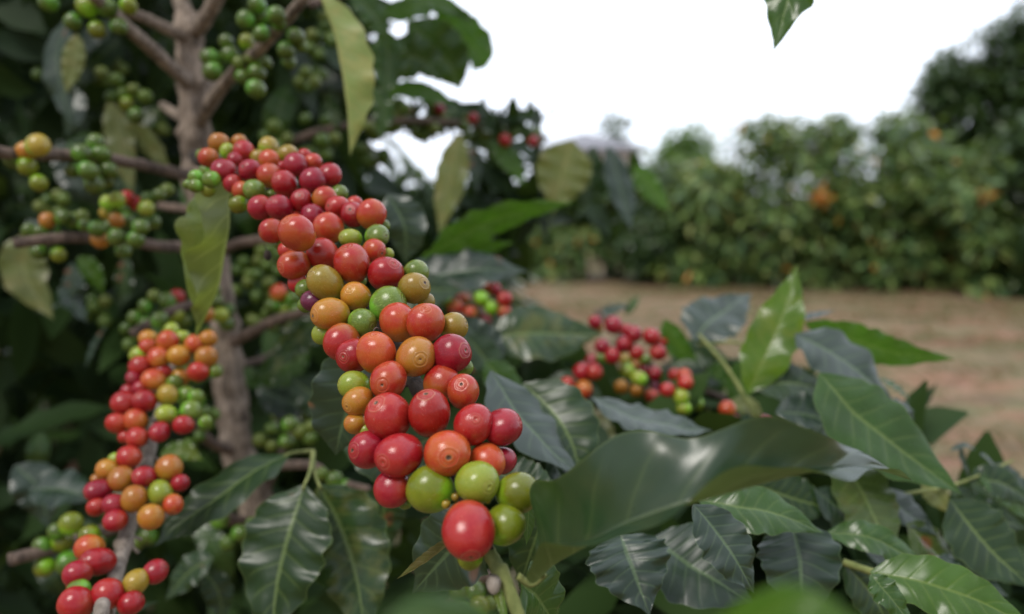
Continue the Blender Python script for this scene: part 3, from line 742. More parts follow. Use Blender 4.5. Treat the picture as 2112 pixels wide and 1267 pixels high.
# other branches of the tree
SMALL = []
def cluster(parent, cx, cy, d, n, sx, sy, px, keys='GGGGKL', real_jit=.15, hi=False):
    its = []
    for i in range(n):
        a = random.random() * 6.28; r = math.sqrt(random.random())
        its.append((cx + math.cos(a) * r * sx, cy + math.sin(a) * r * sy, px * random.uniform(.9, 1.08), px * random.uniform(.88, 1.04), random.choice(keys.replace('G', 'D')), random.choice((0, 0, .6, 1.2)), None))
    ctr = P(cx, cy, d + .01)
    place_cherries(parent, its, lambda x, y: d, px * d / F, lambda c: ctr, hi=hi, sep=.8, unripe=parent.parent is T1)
def exact(parent, lst, d, hi=False):
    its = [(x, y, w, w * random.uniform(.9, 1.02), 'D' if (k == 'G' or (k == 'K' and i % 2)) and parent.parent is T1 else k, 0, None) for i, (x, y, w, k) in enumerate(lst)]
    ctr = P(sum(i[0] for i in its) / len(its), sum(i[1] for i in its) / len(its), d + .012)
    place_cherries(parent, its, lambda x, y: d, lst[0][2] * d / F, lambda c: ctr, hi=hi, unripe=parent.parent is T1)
r = .0042
b = branch(T1, [(402, 362, .775), (370, 358, .72), (290, 340, .66), (180, 322, .61), (30, 318, .57), (-40, 300, .55)], [.006, .0052, .0048, .0046, .0045, .004], label='branch with a bunch of eight green cherries and two orange ones')
exact(b, [(196, 294, 38, 'G'), (168, 316, 40, 'G'), (208, 318, 38, 'G'), (150, 350, 34, 'G'), (182, 352, 40, 'G'), (224, 352, 38, 'G'), (194, 380, 40, 'G'), (216, 372, 32, 'G')], .6)
exact(b, [(78, 300, 46, 'V'), (54, 312, 40, 'Y'), (56, 344, 38, 'K'), (30, 330, 40, 'G'), (80, 378, 34, 'K')], .57)
b = branch(T1, [(440, 505, .785), (400, 508, .74), (330, 508, .70), (250, 495, .66), (150, 490, .63), (30, 502, .6)], [.006, .0052, .0048, .0046, .0045, .004], label='branch with many small green cherries left of the yellow-green leaf')
exact(b, [(222, 418, 30, 'L'), (242, 412, 32, 'L'), (262, 408, 30, 'R'), (280, 420, 28, 'R'), (252, 430, 30, 'G'), (222, 440, 30, 'V'), (240, 455, 32, 'Y'), (262, 455, 32, 'G'), (302, 430, 32, 'L'), (305, 410, 28, 'G'), (328, 402, 30, 'G'), (345, 392, 28, 'G'), (290, 468, 34, 'G'), (315, 458, 32, 'G'), (200, 472, 34, 'G'), (206, 495, 36, 'Y'), (240, 490, 36, 'G'), (280, 494, 34, 'G'), (254, 518, 32, 'G'), (226, 466, 28, 'G')], .66)
exact(b, [(98, 455, 34, 'Y'), (130, 448, 32, 'G'), (152, 455, 34, 'G'), (84, 478, 30, 'G'), (108, 480, 34, 'G'), (60, 476, 30, 'G'), (176, 465, 30, 'G'), (80, 520, 32, 'K'), (120, 525, 32, 'K'), (170, 445, 26, 'G')], .62)
b = branch(T1, [(408, 265, .77), (425, 225, .74), (470, 165, .70), (540, 95, .65), (600, 30, .62), (650, -40, .6)], [.0075, .0068, .0056, .005, .0046, .004], label='branch rising right from the trunk with green cherries', mat='bark')
exact(b, [(530, 10, 36, 'G'), (506, 40, 36, 'G'), (538, 35, 34, 'G'), (570, 32, 38, 'G'), (576, 48, 32, 'G'), (538, 70, 36, 'G'), (610, 76, 36, 'G'), (590, 104, 36, 'G'), (596, 128, 30, 'G'), (620, 95, 28, 'G')], .62)
exact(b, [(432, 118, 36, 'G'), (447, 122, 30, 'G'), (474, 112, 34, 'G'), (438, 148, 38, 'G'), (492, 130, 28, 'G'), (530, 150, 36, 'G'), (545, 130, 30, 'G'), (528, 184, 40, 'G'), (508, 86, 32, 'K'), (466, 86, 32, 'K'), (520, 120, 28, 'G'), (500, 160, 30, 'K')], .66)
b = branch(T1, [(400, 175, .765), (365, 150, .73), (310, 98, .69), (255, 50, .65), (180, -20, .6)], [.0072, .0066, .0058, .005, .0045], label='branch rising left from the trunk', mat='bark')
exact(b, [(180, 14, 44, 'K'), (222, 16, 40, 'G'), (245, 55, 36, 'G'), (150, 45, 36, 'G'), (200, 62, 34, 'K'), (100, 5, 40, 'K'), (265, 12, 34, 'K'), (170, -10, 40, 'G')], .62)
b = branch(T1, [(395, 85, .76), (350, 62, .73), (300, 38, .71), (250, 20, .69)], [.006, .0055, .005, .0045], mat='bark')
b = branch(T1, [(390, 70, .76), (415, 50, .74), (450, -10, .71), (500, -90, .68)], [.008, .0075, .0065, .005], mat='bark')
b = branch(T1, [(385, 40, .76), (372, 0, .77), (350, -60, .78)], [.0085, .008, .006], mat='bark')
b = branch(T1, [(405, 205, .765), (430, 175, .79), (445, 165, .80)], [.0055, .0045, .004], mat='bark', label='short broken stub')
b = branch(T1, [(398, 262, .765), (362, 235, .80), (335, 218, .84)], [.0055, .005, .0045], mat='bark')
exact(b, [(262, 214, 30, 'K'), (280, 240, 32, 'G'), (240, 165, 28, 'K'), (255, 195, 28, 'K'), (300, 200, 28, 'K'), (230, 200, 26, 'K'), (160, 120, 26, 'K'), (210, 150, 26, 'K'), (275, 185, 26, 'K')], .84)
b = branch(T1, [(425, 440, .78), (385, 432, .8), (330, 425, .82)], [.005, .0045, .004])
b = branch(T1, [(455, 520, .785), (490, 503, .76), (560, 495, .74), (640, 520, .72)], [.0055, .0048, .0045, .004], label='thin branch passing behind the red cherries')
cluster(b, 530, 545, .92, 16, 60, 45, 24, 'GGGK'); cluster(b, 530, 600, .90, 10, 55, 25, 24, 'GGK')
b = branch(T1, [(470, 710, .795), (510, 690, .77), (570, 660, .75), (640, 640, .73)], [.0062, .0056, .005, .004])
exact(b, [(575, 604, 36, 'O'), (605, 615, 30, 'G'), (562, 630, 32, 'G'), (585, 640, 32, 'L'), (552, 645, 26, 'G'), (615, 640, 32, 'G')], .75)
b = branch(T1, [(462, 640, .79), (430, 625, .74), (360, 640, .70), (270, 690, .68)], [.0055, .005, .0045, .004], label='branch with green and orange cherries below the yellow-green leaf')
exact(b, [(345, 620, 34, 'G'), (366, 612, 30, 'C'), (330, 660, 36, 'G'), (362, 650, 34, 'L'), (380, 662, 28, 'L'), (350, 690, 34, 'L'), (380, 700, 34, 'L'), (424, 648, 36, 'Y'), (445, 622, 32, 'G'), (455, 650, 32, 'L'), (470, 640, 28, 'G'), (440, 600, 30, 'G'), (468, 668, 30, 'G'), (430, 690, 28, 'G'), (300, 632, 30, 'G'), (278, 655, 30, 'G'), (300, 668, 30, 'G'), (262, 678, 28, 'G'), (290, 690, 30, 'G'), (268, 710, 28, 'G'), (318, 610, 26, 'G')], .70)
b = branch(T1, [(485, 930, .80), (450, 920, .76), (415, 895, .73), (380, 850, .7)], [.0058, .005, .0046, .004])
exact(b, [(388, 770, 34, 'G'), (405, 775, 34, 'G'), (380, 815, 36, 'G'), (405, 822, 34, 'G'), (395, 845, 34, 'G'), (420, 850, 30, 'G'), (440, 855, 28, 'G'), (425, 875, 30, 'G'), (445, 765, 28, 'G'), (412, 900, 26, 'G'), (390, 920, 30, 'K')], .69)
b = branch(T1, [(600, 890, .82), (570, 960, .81), (540, 1040, .81)], [.003, .0035, .004])
exact(b, [(536, 908, 30, 'G'), (560, 885, 26, 'G'), (598, 875, 32, 'G'), (592, 912, 32, 'G'), (618, 890, 30, 'G'), (640, 905, 30, 'G'), (560, 920, 24, 'G'), (640, 880, 24, 'K')], .75)
b = branch(T1, [(560, 1090, .82), (400, 1060, .72), (250, 1085, .64), (130, 1125, .58), (20, 1155, .55)], [.006, .0055, .005, .0048, .0045], label='dark branch with olive green cherries near the lower left corner')
exact(b, [(146, 1080, 44, 'K'), (116, 1096, 36, 'K'), (128, 1120, 42, 'K'), (86, 1126, 36, 'K'), (184, 1102, 40, 'K'), (140, 1162, 46, 'K'), (92, 1170, 42, 'K'), (200, 1118, 34, 'K')], .565)
exact(b, [(306, 1106, 34, 'G'), (282, 1120, 30, 'K'), (452, 1072, 36, 'G'), (495, 1100, 32, 'K'), (520, 1080, 26, 'G'), (470, 1120, 30, 'K')], .68)
b = branch(T1, [(760, 1010, .58), (720, 1000, .6), (680, 985, .62), (640, 960, .66), (560, 960, .75), (500, 950, .8)], [.003, .003, .0035, .004, .0045, .005])
exact(b, [(690, 990, 36, 'G'), (715, 1005, 34, 'G'), (730, 1020, 28, 'K'), (664, 978, 28, 'K')], .6)
leaf(b, [(628, 1000, .49), (600, 1090, .48), (572, 1200, .47), (556, 1340, .46)], 100, n=(-.25, .35, 1), mat='dark', label='large dark green leaf with a brown speck, left of the pair', petiole=[(646, 930, .56), (640, 970, .51)], wave=.08, corr=.028)
leaf(b, [(658, 1000, .5), (700, 1080, .5), (735, 1190, .49), (755, 1330, .48)], 88, n=(.1, .3, 1), mat='mottled', label='large dark green leaf, right of the pair', petiole=[(646, 930, .56), (648, 970, .52)], wave=.08, corr=.028)
leaf(b, [(600, 935, .55), (520, 975, .53), (430, 1040, .51), (365, 1085, .5), (318, 1128, .495)], 55, n=(-.1, .8, .7), mat='dark', label='dark leaf pointing down left across the trunk', petiole=[(640, 930, .57)], wave=.1)
b = branch(T1, [(1010, 1185, .5), (960, 1220, .52), (880, 1290, .55)], [.0028, .003, .003])
exact(b, [(946, 1222, 40, 'G'), (980, 1220, 42, 'K'), (988, 1252, 42, 'K'), (950, 1262, 42, 'G'), (1010, 1245, 30, 'L')], .5)

# background branch with dark cherries against the sky
b = branch(T1, [(560, 310, .95), (640, 278, .92), (700, 262, .93), (800, 250, .96), (900, 250, 1.0), (1010, 262, 1.04), (1130, 285, 1.08)], [.005, .005, .0045, .0042, .004, .0036, .003], label='long branch of small dark cherries stretching right against the sky')
exact(b, [(566, 262, 30, 'G'), (548, 282, 26, 'G'), (592, 285, 26, 'G'), (575, 300, 26, 'G'), (630, 245, 26, 'G'), (672, 248, 24, 'G'), (665, 290, 30, 'G'), (690, 285, 24, 'K'), (672, 318, 26, 'K')], .88)
for cx, cy, n_, sx, sy, ks in ((820, 240, 12, 30, 28, 'KKGP'), (870, 265, 10, 30, 25, 'KGKP'), (905, 235, 10, 28, 26, 'KGPL'), (950, 265, 10, 26, 26, 'KGP'), (985, 285, 8, 24, 24, 'KGK'), (1040, 275, 9, 22, 26, 'KGP'), (1090, 285, 8, 22, 22, 'KGK'), (780, 262, 8, 22, 22, 'KG')):
    cluster(b, cx, cy, .98 + (cx - 800) / 3000, n_, sx, sy, 23, ks)
exact(b, [(1042, 290, 26, 'C'), (1100, 292, 22, 'C'), (975, 244, 22, 'C'), (906, 225, 22, 'C'), (840, 225, 20, 'C')], 1.0)
leaf(b, [(997, 250, 1.03), (996, 225, 1.03), (998, 194, 1.03)], 10, n=(.6, 0, 1), mat='dark', wave=.02)
leaf(b, [(948, 275, .92), (930, 370, .92), (905, 490, .92)], 36, n=(-.4, 0, 1), mat='olive', label='olive leaf hanging from the branch in the middle', wave=.08)
leaf(b, [(1180, 290, 1.0), (1160, 360, 1.0), (1140, 440, 1.0)], 58, n=(.1, .1, 1), mat='olive', label='broad olive brown leaf hanging from the branch')
leaf(b, [(1225, 300, 1.05), (1215, 370, 1.05), (1200, 430, 1.05)], 30, n=(.5, .2, 1), mat='dark')
leaf(b, [(1255, 300, 1.05), (1280, 390, 1.04), (1302, 475, 1.03)], 30, n=(.2, .6, 1), mat='blue', label='blue-grey leaf hanging in front of the hedge')
leaf(b, [(1310, 340, 1.08), (1340, 385, 1.08), (1385, 440, 1.08)], 24, n=(0, .1, 1), mat='bright')
leaf(b, [(1010, 290, 1.02), (1050, 330, 1.02), (1085, 385, 1.02)], 22, n=(0, .1, 1), mat='bright')
leaf(b, [(985, 300, .98), (975, 320, .98), (985, 400, .98)], 22, n=(0, .8, .8), mat='blue')

# leaves of the tree seen one by one
LB = branch(T1, [(640, 10, .64), (700, -10, .66), (800, -20, .72), (900, -30, .8)], [.0035, .003, .003, .0025], label='leafy twig along the top edge')
leaf(LB, [(655, -20, .6), (690, 70, .6), (708, 160, .6), (718, 240, .605), (722, 322, .61)], 10, hwr=66, halves=((-.5, 0, -1), (1, .05, .15)), n=(-.1, .1, 1), mat='pale', wave=.08, label='pale yellow-green leaf hanging from the top', tipw=1, curl=(.2, .3))
for mids, hw, n_, mt in [
    ([(770, 40, .95), (850, 15, .96), (900, 5, .97), (995, 50, .98)], 32, (0, .3, 1), 'bright'),
    ([(900, 25, .98), (940, 60, .98), (985, 110, .98), (975, 150, .98)], 45, (0, -.2, 1), 'bright'),
    ([(840, 45, .95), (890, 90, .95), (930, 140, .96), (950, 186, .97)], 56, (.1, -.3, 1), 'mid'),
    ([(800, 90, .93), (830, 110, .93), (880, 130, .94), (905, 170, .94)], 46, (0, -.2, 1), 'mid'),
    ([(790, 60, .9), (800, 110, .9), (800, 150, .9), (790, 210, .9)], 40, (.1, 0, 1), 'mid'),
    ([(780, 190, .95), (850, 185, .96), (900, 198, .97), (940, 212, .98)], 20, (0, .1, 1), 'bright'),
    ([(770, 180, .9), (790, 230, .9), (785, 290, .9)], 24, (0, .2, 1), 'mid'),
    ([(720, -20, .85), (770, 30, .86), (800, 90, .87)], 30, (.1, .3, 1), 'mid')]:
    leaf(LB, mids, hw, n=n_, mat=mt, wave=.14)
FB = branch(T1, [(700, 560, .80), (800, 560, .78), (900, 575, .78), (990, 690, .76)], [.0035, .003, .003, .0025], label='leafy twig behind the laden branch')
for a in [
    ([(885, 525, .74), (960, 480, .74), (1060, 440, .75), (1190, 416, .77)], 36, (0, -.55, .8), 'bright', .16, 'bright green wavy leaf pointing right'),
    ([(890, 510, .77), (960, 470, .77), (1070, 455, .78)], 40, (0, .9, .5), 'blue', .14, None),
    ([(860, 545, .78), (950, 520, .78), (1060, 500, .78)], 30, (0, -.4, 1), 'bright', .14, None),
    ([(820, 590, .75), (900, 570, .75), (990, 555, .75), (1090, 560, .76)], 58, (0, .6, .9), 'blue', .08, 'broad dark leaf pointing right'),
    ([(800, 640, .72), (870, 600, .72), (960, 600, .73)], 45, (0, .5, 1), 'dark', .06, None),
    ([(1010, 697, .70), (1080, 688, .70), (1160, 690, .71), (1245, 688, .72)], 62, (-.05, .5, 1), 'mottled', .06, 'ribbed dark leaf mottled with yellow, pointing right'),
    ([(1040, 735, .68), (990, 700, .68), (930, 640, .68)], 40, (-.2, .5, 1), 'blue', .08, None),
    ([(960, 690, .66), (1000, 740, .66), (1040, 790, .66)], 36, (.1, .5, 1), 'dark', .06, None)]:
    leaf(FB, a[0], a[1], n=a[2], mat=a[3], wave=a[4], label=a[5], corr=.035)
DB = branch(T1, [(470, 760, .8), (540, 740, .84), (620, 700, .88), (700, 650, .9)], [.004, .0035, .003, .0025])
for a in [([(690, 640, .78), (620, 690, .78), (560, 770, .78)], 46, (-.2, .5, 1), 'mottled'), ([(640, 720, .82), (580, 760, .82), (510, 790, .82)], 40, (0, .3, 1), 'mid'),
          ([(600, 780, .8), (650, 820, .8), (690, 880, .8)], 40, (.1, .5, 1), 'dark'), ([(530, 800, .85), (600, 830, .85), (660, 830, .85)], 40, (0, .5, 1), 'blue'),
          ([(740, 890, .6), (800, 920, .6), (850, 1000, .6)], 50, (0, .4, 1), 'dark'), ([(820, 1000, .55), (790, 1060, .55), (800, 1150, .55)], 46, (.2, .4, 1), 'dark'),
          ([(150, 20, .8), (118, 110, .8), (130, 190, .8), (145, 262, .8)], 36, (-.3, .5, 1), 'blue'), ([(158, 70, .78), (150, 130, .78), (135, 195, .78)], 22, (.3, 0, 1), 'olive'),
          ([(225, 205, .9), (250, 300, .9), (275, 405, .9)], 28, (.1, .1, 1), 'olive'), ([(265, 250, .92), (310, 300, .92), (350, 345, .92)], 22, (-.1, 0, 1), 'olive'),
          ([(120, 290, .95), (140, 340, .95), (170, 400, .95)], 28, (-.2, .8, .9), 'blue'), ([(600, 80, .95), (625, 150, .95), (652, 250, .95)], 24, (0, .6, 1), 'blue'),
          ([(250, 360, .9), (265, 400, .9), (285, 440, .9)], 24, (0, .9, .6), 'dark'), ([(390, 330, .85), (385, 390, .85), (378, 440, .85)], 15, (0, .3, 1), 'mid'),
          ([(260, 530, .9), (255, 590, .9), (245, 640, .9)], 22, (0, .7, .9), 'dark'), ([(220, 670, .85), (195, 710, .85), (175, 760, .85)], 14, (0, 1, .5), 'blue'),
          ([(160, 560, .85), (150, 610, .85), (95, 640, .85)], 28, (0, 1, .35), 'blue'), ([(150, 570, .84), (150, 620, .84), (180, 668, .84)], 26, (.2, 1, .35), 'blue'), ([(150, 540, .86), (145, 590, .86), (140, 640, .86)], 22, (-.1, 1, .5), 'blue'),
          ([(60, 480, .9), (50, 560, .9), (110, 660, .9)], 46, (.2, .0, 1), 'olive'), ([(160, 530, .88), (190, 560, .88), (215, 610, .88)], 22, (0, 0, 1), 'bright'),
          ([(60, 1010, .7), (130, 1010, .7), (190, 1030, .7)], 50, (0, .9, .6), 'blue'), ([(30, 960, .75), (80, 1010, .75), (100, 1090, .75)], 46, (.1, .8, .7), 'blue'),
          ([(440, 1150, .6), (390, 1180, .6), (340, 1240, .6)], 36, (0, .7, .8), 'dark'), ([(420, 1180, .62), (450, 1220, .62), (460, 1290, .62)], 30, (.2, .3, 1), 'dark'),
          ([(330, 940, .66), (375, 930, .66), (420, 950, .66)], 20, (0, .3, 1), 'young')]:
    leaf(DB, a[0], a[1], n=a[2], mat=a[3], wave=.1)

# more small cherries deep in the shade
for pb, cx, cy, d_, n_, sx, sy in ((LB, 640, 170, .9, 9, 34, 26), (LB, 660, 90, .88, 9, 30, 30), (LB, 690, 40, .9, 8, 30, 22), (DB, 110, 150, 1.0, 9, 34, 40), (DB, 220, 140, 1.0, 9, 34, 30), (DB, 330, 250, 1.0, 8, 26, 22), (DB, 110, 420, .9, 8, 34, 22),
                                (DB, 640, 330, .95, 8, 30, 16), (DB, 610, 850, .9, 8, 40, 16), (DB, 480, 1050, .9, 8, 40, 26), (DB, 200, 640, 1.0, 8, 40, 26), (LB, 760, 320, 1.0, 9, 34, 24), (DB, 540, 660, .95, 7, 30, 20)):
    cluster(pb, cx, cy, d_, n_, sx, sy, 24, 'GGGK')
# the smallest cherries of the tree become one part
SMALL.sort(key=lambda a: -a[0]); keep = {}; rest = []
for w_, o in SMALL:
    k_ = o.name.split('.')[0]; keep[k_] = keep.get(k_, 0) + 1
    if k_ == 'unripe_cherry' and keep[k_] > 104: rest.append(o)
bpy.context.view_layer.update()
vs_, fs_, mi_, mats_ = [], [], [], []
for o in rest:
    mw = o.matrix_world; b0_ = len(vs_); mt = o.data.materials[0]
    if mt not in mats_: mats_.append(mt)
    vs_ += [tuple(mw @ v.co) for v in o.data.vertices]
    for p_ in o.data.polygons: fs_.append(tuple(i + b0_ for i in p_.vertices)); mi_.append(mats_.index(mt))
    bpy.data.objects.remove(o)
me = bpy.data.meshes.new('unripe_cherries'); me.from_pydata(vs_, [], fs_); me.polygons.foreach_set('use_smooth', [True] * len(fs_))
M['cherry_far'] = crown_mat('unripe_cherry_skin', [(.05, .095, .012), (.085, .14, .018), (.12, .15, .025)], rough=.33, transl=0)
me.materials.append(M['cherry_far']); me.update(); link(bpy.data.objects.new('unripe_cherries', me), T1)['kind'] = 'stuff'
print('small rest', len(rest), keep)
# single leaves in the shade of the tree
for i in range(30):
    x, y = random.uniform(40, 700), random.uniform(20, 1180)
    d_ = random.uniform(.92, 1.02); a = random.uniform(-.9, .9); ln2 = random.uniform(90, 150)
    dx, dy = math.sin(a) * ln2, math.cos(a) * ln2
    leaf(DB, [(x, y, d_), (x + dx * .5 + random.uniform(-10, 10), y + dy * .5, d_ - .01), (x + dx, y + dy, d_ + .01)], random.uniform(20, 32), n=(random.uniform(-.6, .6), random.uniform(0, .9), 1), mat=random.choice(('dark', 'mid', 'mid', 'blue', 'mottled')), wave=.1, ns=20, nvv=9)
# dense foliage behind the single leaves, plus unseen crown added to block sky light
def fill(name, parent, regions, mat='fill'):
    spec = []
    for (x0, x1, y0, y1, d0, d1, n, lenm) in regions:
        for i in range(n):
            d = rng.uniform(d0, d1); x, y = rng.uniform(x0, x1), rng.uniform(y0, y1)
            p = P(x, y, d); dr = V((rng.normal(), rng.normal() * .7 - .7, rng.normal() * .5)); nn = V((rng.normal() * .6, rng.uniform(-.2, 1.2), rng.uniform(.1, 1)))
            l = lenm * rng.uniform(.7, 1.25); p = p - dr * l * .5
            if p.z < .03: continue
            spec.append((tuple(p), tuple(dr), tuple(nn), l, l * rng.uniform(.17, .24)))
    return foliage(name, spec, mat, parent, 'stuff', seg=6)
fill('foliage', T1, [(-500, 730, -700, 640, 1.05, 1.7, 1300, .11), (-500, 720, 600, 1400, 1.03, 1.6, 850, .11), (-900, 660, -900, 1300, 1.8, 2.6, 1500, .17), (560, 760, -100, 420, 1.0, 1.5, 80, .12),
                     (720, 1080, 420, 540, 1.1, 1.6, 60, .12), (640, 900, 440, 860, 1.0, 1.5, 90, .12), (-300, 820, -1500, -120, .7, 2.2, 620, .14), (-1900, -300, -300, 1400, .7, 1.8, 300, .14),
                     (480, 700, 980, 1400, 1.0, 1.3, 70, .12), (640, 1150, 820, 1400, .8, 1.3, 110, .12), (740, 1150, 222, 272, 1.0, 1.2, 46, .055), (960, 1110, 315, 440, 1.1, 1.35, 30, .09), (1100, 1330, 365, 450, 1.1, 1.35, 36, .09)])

# ============================================================ SECOND PLANT: leaning stem with cherries, lower left
sb = P(205, 1420, .40)
T2 = empty('coffee_plant', (sb.x, sb.y, 0), 'coffee stem leaning at lower left with bunches of red, orange and yellow-green cherries', 'coffee plant')
LS = [(372, 600, .58), (368, 690, .56), (350, 780, .54), (322, 870, .52), (305, 940, .50), (282, 1020, .48), (262, 1100, .455), (240, 1180, .43), (222, 1267, .41), (205, 1420, .38)]
pts = [P(a, b_, c_ + (.016 if b_ > 880 else .034)) for a, b_, c_ in LS[1:]] + [Vector((sb.x - .02, sb.y - .01, .35)), Vector((sb.x, sb.y, -.03))]
g = tube_geo(pts, [.0012, .0022, .003, .0042, .0046, .0046, .0044, .0040, .0036, .004, .006, .008], 16, 120, bump=.08, knots=[(.12, .2, .01), (.22, .2, .01), (.33, .2, .01), (.53, .35, .008)])
g0 = g
st2 = mesh_obj('stem', g[0], g[1], M['stempale'], T2, uvs=g[2])
SD = spline([P(*p) for p in LS], 120); SG = spline([P(a, b_, c_ + .016) for a, b_, c_ in LS], 120)
Zs = {1: (100, 580, 400 / 1267), 2: (50, 880, 400 / 1310)}
LC = """1 650 375 115 95 Y .4 -
1 650 430 110 80 O .6 -
1 778 390 138 112 O 0 -
1 805 320 100 60 L 1.4 -
1 875 370 80 90 L 1.2 -
1 950 410 115 112 O 0 -
1 1042 375 95 115 Y .5 -
1 588 482 110 90 L .7 -
1 715 498 130 112 O .2 -
1 852 487 140 128 Y 0 -
1 1032 495 140 115 Y .2 -
1 600 560 145 108 C .2 -
1 555 635 95 90 C .6 560 630
1 745 595 110 100 R .6 -
1 685 645 148 140 O 0 -
1 865 625 105 95 Y .8 -
1 825 660 95 70 G .7 -
1 978 592 132 118 R 0 -
1 1092 590 75 80 G .8 -
1 600 700 95 85 R .6 -
1 520 718 90 60 R 1 -
1 492 797 155 140 C 0 -
1 625 785 145 140 C -.2 608 745
1 775 745 140 128 V 0 820 705
1 770 868 142 115 L 0 740 862
1 905 740 100 100 G .9 -
1 965 755 90 90 G 1 -
1 930 845 130 85 G .9 -
1 445 928 115 135 R .2 -
1 567 910 152 145 O 0 -
1 498 1020 70 80 C .8 -
1 578 1022 135 120 R .2 -
1 727 985 148 120 R 0 710 1010
1 880 940 125 112 R .3 -
1 1025 920 85 80 G 1 -
1 525 1150 152 148 R 0 -
1 435 1165 70 80 L .9 -
2 558 290 145 135 Y .3 -
2 655 355 165 148 Y 0 -
2 490 360 80 60 Y 1 -
2 812 340 172 142 R -.2 785 328
2 978 280 172 155 Y .1 -
2 1052 382 122 115 C .4 -
2 500 432 180 145 C 0 440 440
2 488 545 125 85 C .6 -
2 605 530 150 135 C .3 -
2 742 487 180 168 Y -.1 -
2 920 450 162 162 L 0 960 488
2 1005 525 130 118 O .4 1018 565
2 855 610 172 160 Y 0 -
2 615 635 155 115 R .3 -
2 440 735 130 110 K 1 -
2 440 820 190 145 O .3 -
2 497 910 230 180 C -.2 424 893
2 358 993 180 145 R .3 280 1000
2 365 1105 145 95 G .7 -
2 885 980 160 145 C .2 -
2 755 1050 185 162 V 0 760 1060
2 562 1130 200 195 R -.1 -
2 720 1195 165 150 C .4 -
2 350 1195 235 175 R -.1 -
2 310 1075 50 40 O .9 -"""
items = []
for ln_ in LC.splitlines():
    f = ln_.split(); zx, zy, zs = Zs[int(f[0])]; x, y, w, h = [float(v) for v in f[1:5]]
    nav = None if f[7] == '-' else (zx + float(f[7]) * zs, zy + float(f[8]) * zs)
    items.append((zx + x * zs, zy + y * zs, w * zs, h * zs, f[5], float(f[6]), nav))
LBs = ([680, 800, 900, 1000, 1100, 1200, 1300], [.545, .525, .50, .475, .45, .42, .395])
place_cherries(st2, items, lambda x, y: float(np.interp(y, *LBs)), .0150, lambda c: min(SD, key=lambda q: (q - c).length))
gs = []
for i_, n_ in ((62, 5), (72, 6), (83, 6), (52, 5), (40, 6), (30, 6)):
    for k in range(n_):
        c = SG[min(118, i_ + random.randint(-2, 2))]; v = Vector((random.gauss(0, 1), random.gauss(0, .5) - .3, random.gauss(0, .6) - .3)).normalized()
        gs.append(tube_geo([c, c + v * .005, c + v * .009 + Vector((0, 0, -.002))], [.0014, .001, .0011], 6, 6))
g = join_geo([g0] + gs); me2 = bpy.data.meshes.new('stem'); me2.from_pydata([tuple(v) for v in g[0]], [], g[1]); me2.polygons.foreach_set('use_smooth', [True] * len(me2.polygons)); me2.materials.append(M['stempale']); st2.data = me2
leaf(st2, [(222, 1300, .42), (205, 1270, .45), (330, 1240, .5)], 30, n=(0, .4, 1), mat='dark')

# ============================================================ THIRD PLANT: shrub at right with leaves and ripe bunches
rb_ = P(1500, 1300, .95)
T3 = empty('coffee_shrub', (rb_.x, rb_.y, 0), 'low leafy coffee shrub at right with small bunches of ripe red cherries', 'coffee shrub')
g = join_geo([tube_geo([Vector((rb_.x, rb_.y, -.03)), Vector((rb_.x, rb_.y, .4)), P(1480, 1150, .9), P(1420, 900, .88)], [.014, .012, .009, .006], 12, 40, bump=.2), tube_geo([Vector((rb_.x, rb_.y, .35)), P(1750, 1150, .85), P(1760, 900, .8)], [.009, .007, .005], 12, 30, bump=.2)])
mesh_obj('trunk', g[0], g[1], M['bark'], T3, uvs=g[2])
b = branch(T3, [(1480, 950, .88), (1400, 830, .84), (1330, 740, .82), (1270, 680, .82), (1230, 640, .84)], [.005, .0042, .004, .0035, .003], label='branch with the dense bunch of crimson cherries')
zx, zy, zs = 1100, 560, .3
RC = [(425, 350, 90, 'R'), (450, 385, 60, 'Y'), (550, 368, 108, 'C'), (645, 405, 80, 'C'), (690, 430, 105, 'C'), (630, 500, 112, 'R'), (815, 450, 115, 'C'), (885, 480, 80, 'C'), (475, 515, 98, 'C'), (545, 580, 100, 'C'), (708, 560, 95, 'C'), (858, 560, 108, 'C'),
      (635, 605, 85, 'V'), (465, 600, 70, 'G'), (775, 605, 75, 'G'), (645, 685, 95, 'L'), (700, 645, 70, 'Y'), (725, 735, 105, 'L'), (750, 680, 90, 'C'), (835, 705, 90, 'C'), (405, 620, 90, 'C'), (420, 690, 105, 'C'), (335, 692, 120, 'C'), (232, 778, 100, 'C'), (345, 815, 118, 'O'),
      (605, 795, 90, 'Y'), (710, 820, 85, 'Y'), (825, 865, 95, 'R'), (845, 790, 70, 'P'), (880, 740, 60, 'V')]
exact(b, [(zx + x * zs, zy + y * zs, w * zs * 1.08, k) for x, y, w, k in RC], .76)
b2 = branch(T3, [(1620, 900, .8), (1540, 840, .79), (1440, 800, .78), (1380, 760, .8)], [.004, .0035, .003, .003], label='branch with red and green cherries right of the dense bunch')
RC = [(975, 715, 85, 'C'), (1040, 715, 90, 'O'), (1045, 765, 100, 'R'), (1110, 800, 75, 'C'), (922, 815, 100, 'R'), (1015, 860, 100, 'L'), (1100, 860, 88, 'L'), (1035, 940, 95, 'L'), (1125, 915, 90, 'L'), (1335, 945, 108, 'O'), (1372, 1030, 95, 'C'), (1585, 1035, 90, 'C'), (1020, 790, 70, 'O')]
exact(b2, [(zx + x * zs, zy + y * zs, w * zs * 1.08, k) for x, y, w, k in RC], .70)
b3 = branch(T3, [(1100, 860, .9), (1040, 740, .86), (1000, 650, .86), (960, 600, .88)], [.004, .0035, .003, .0025], label='branch with a small bunch of orange and red cherries behind the laden branch')
zx, zy = 750, 380
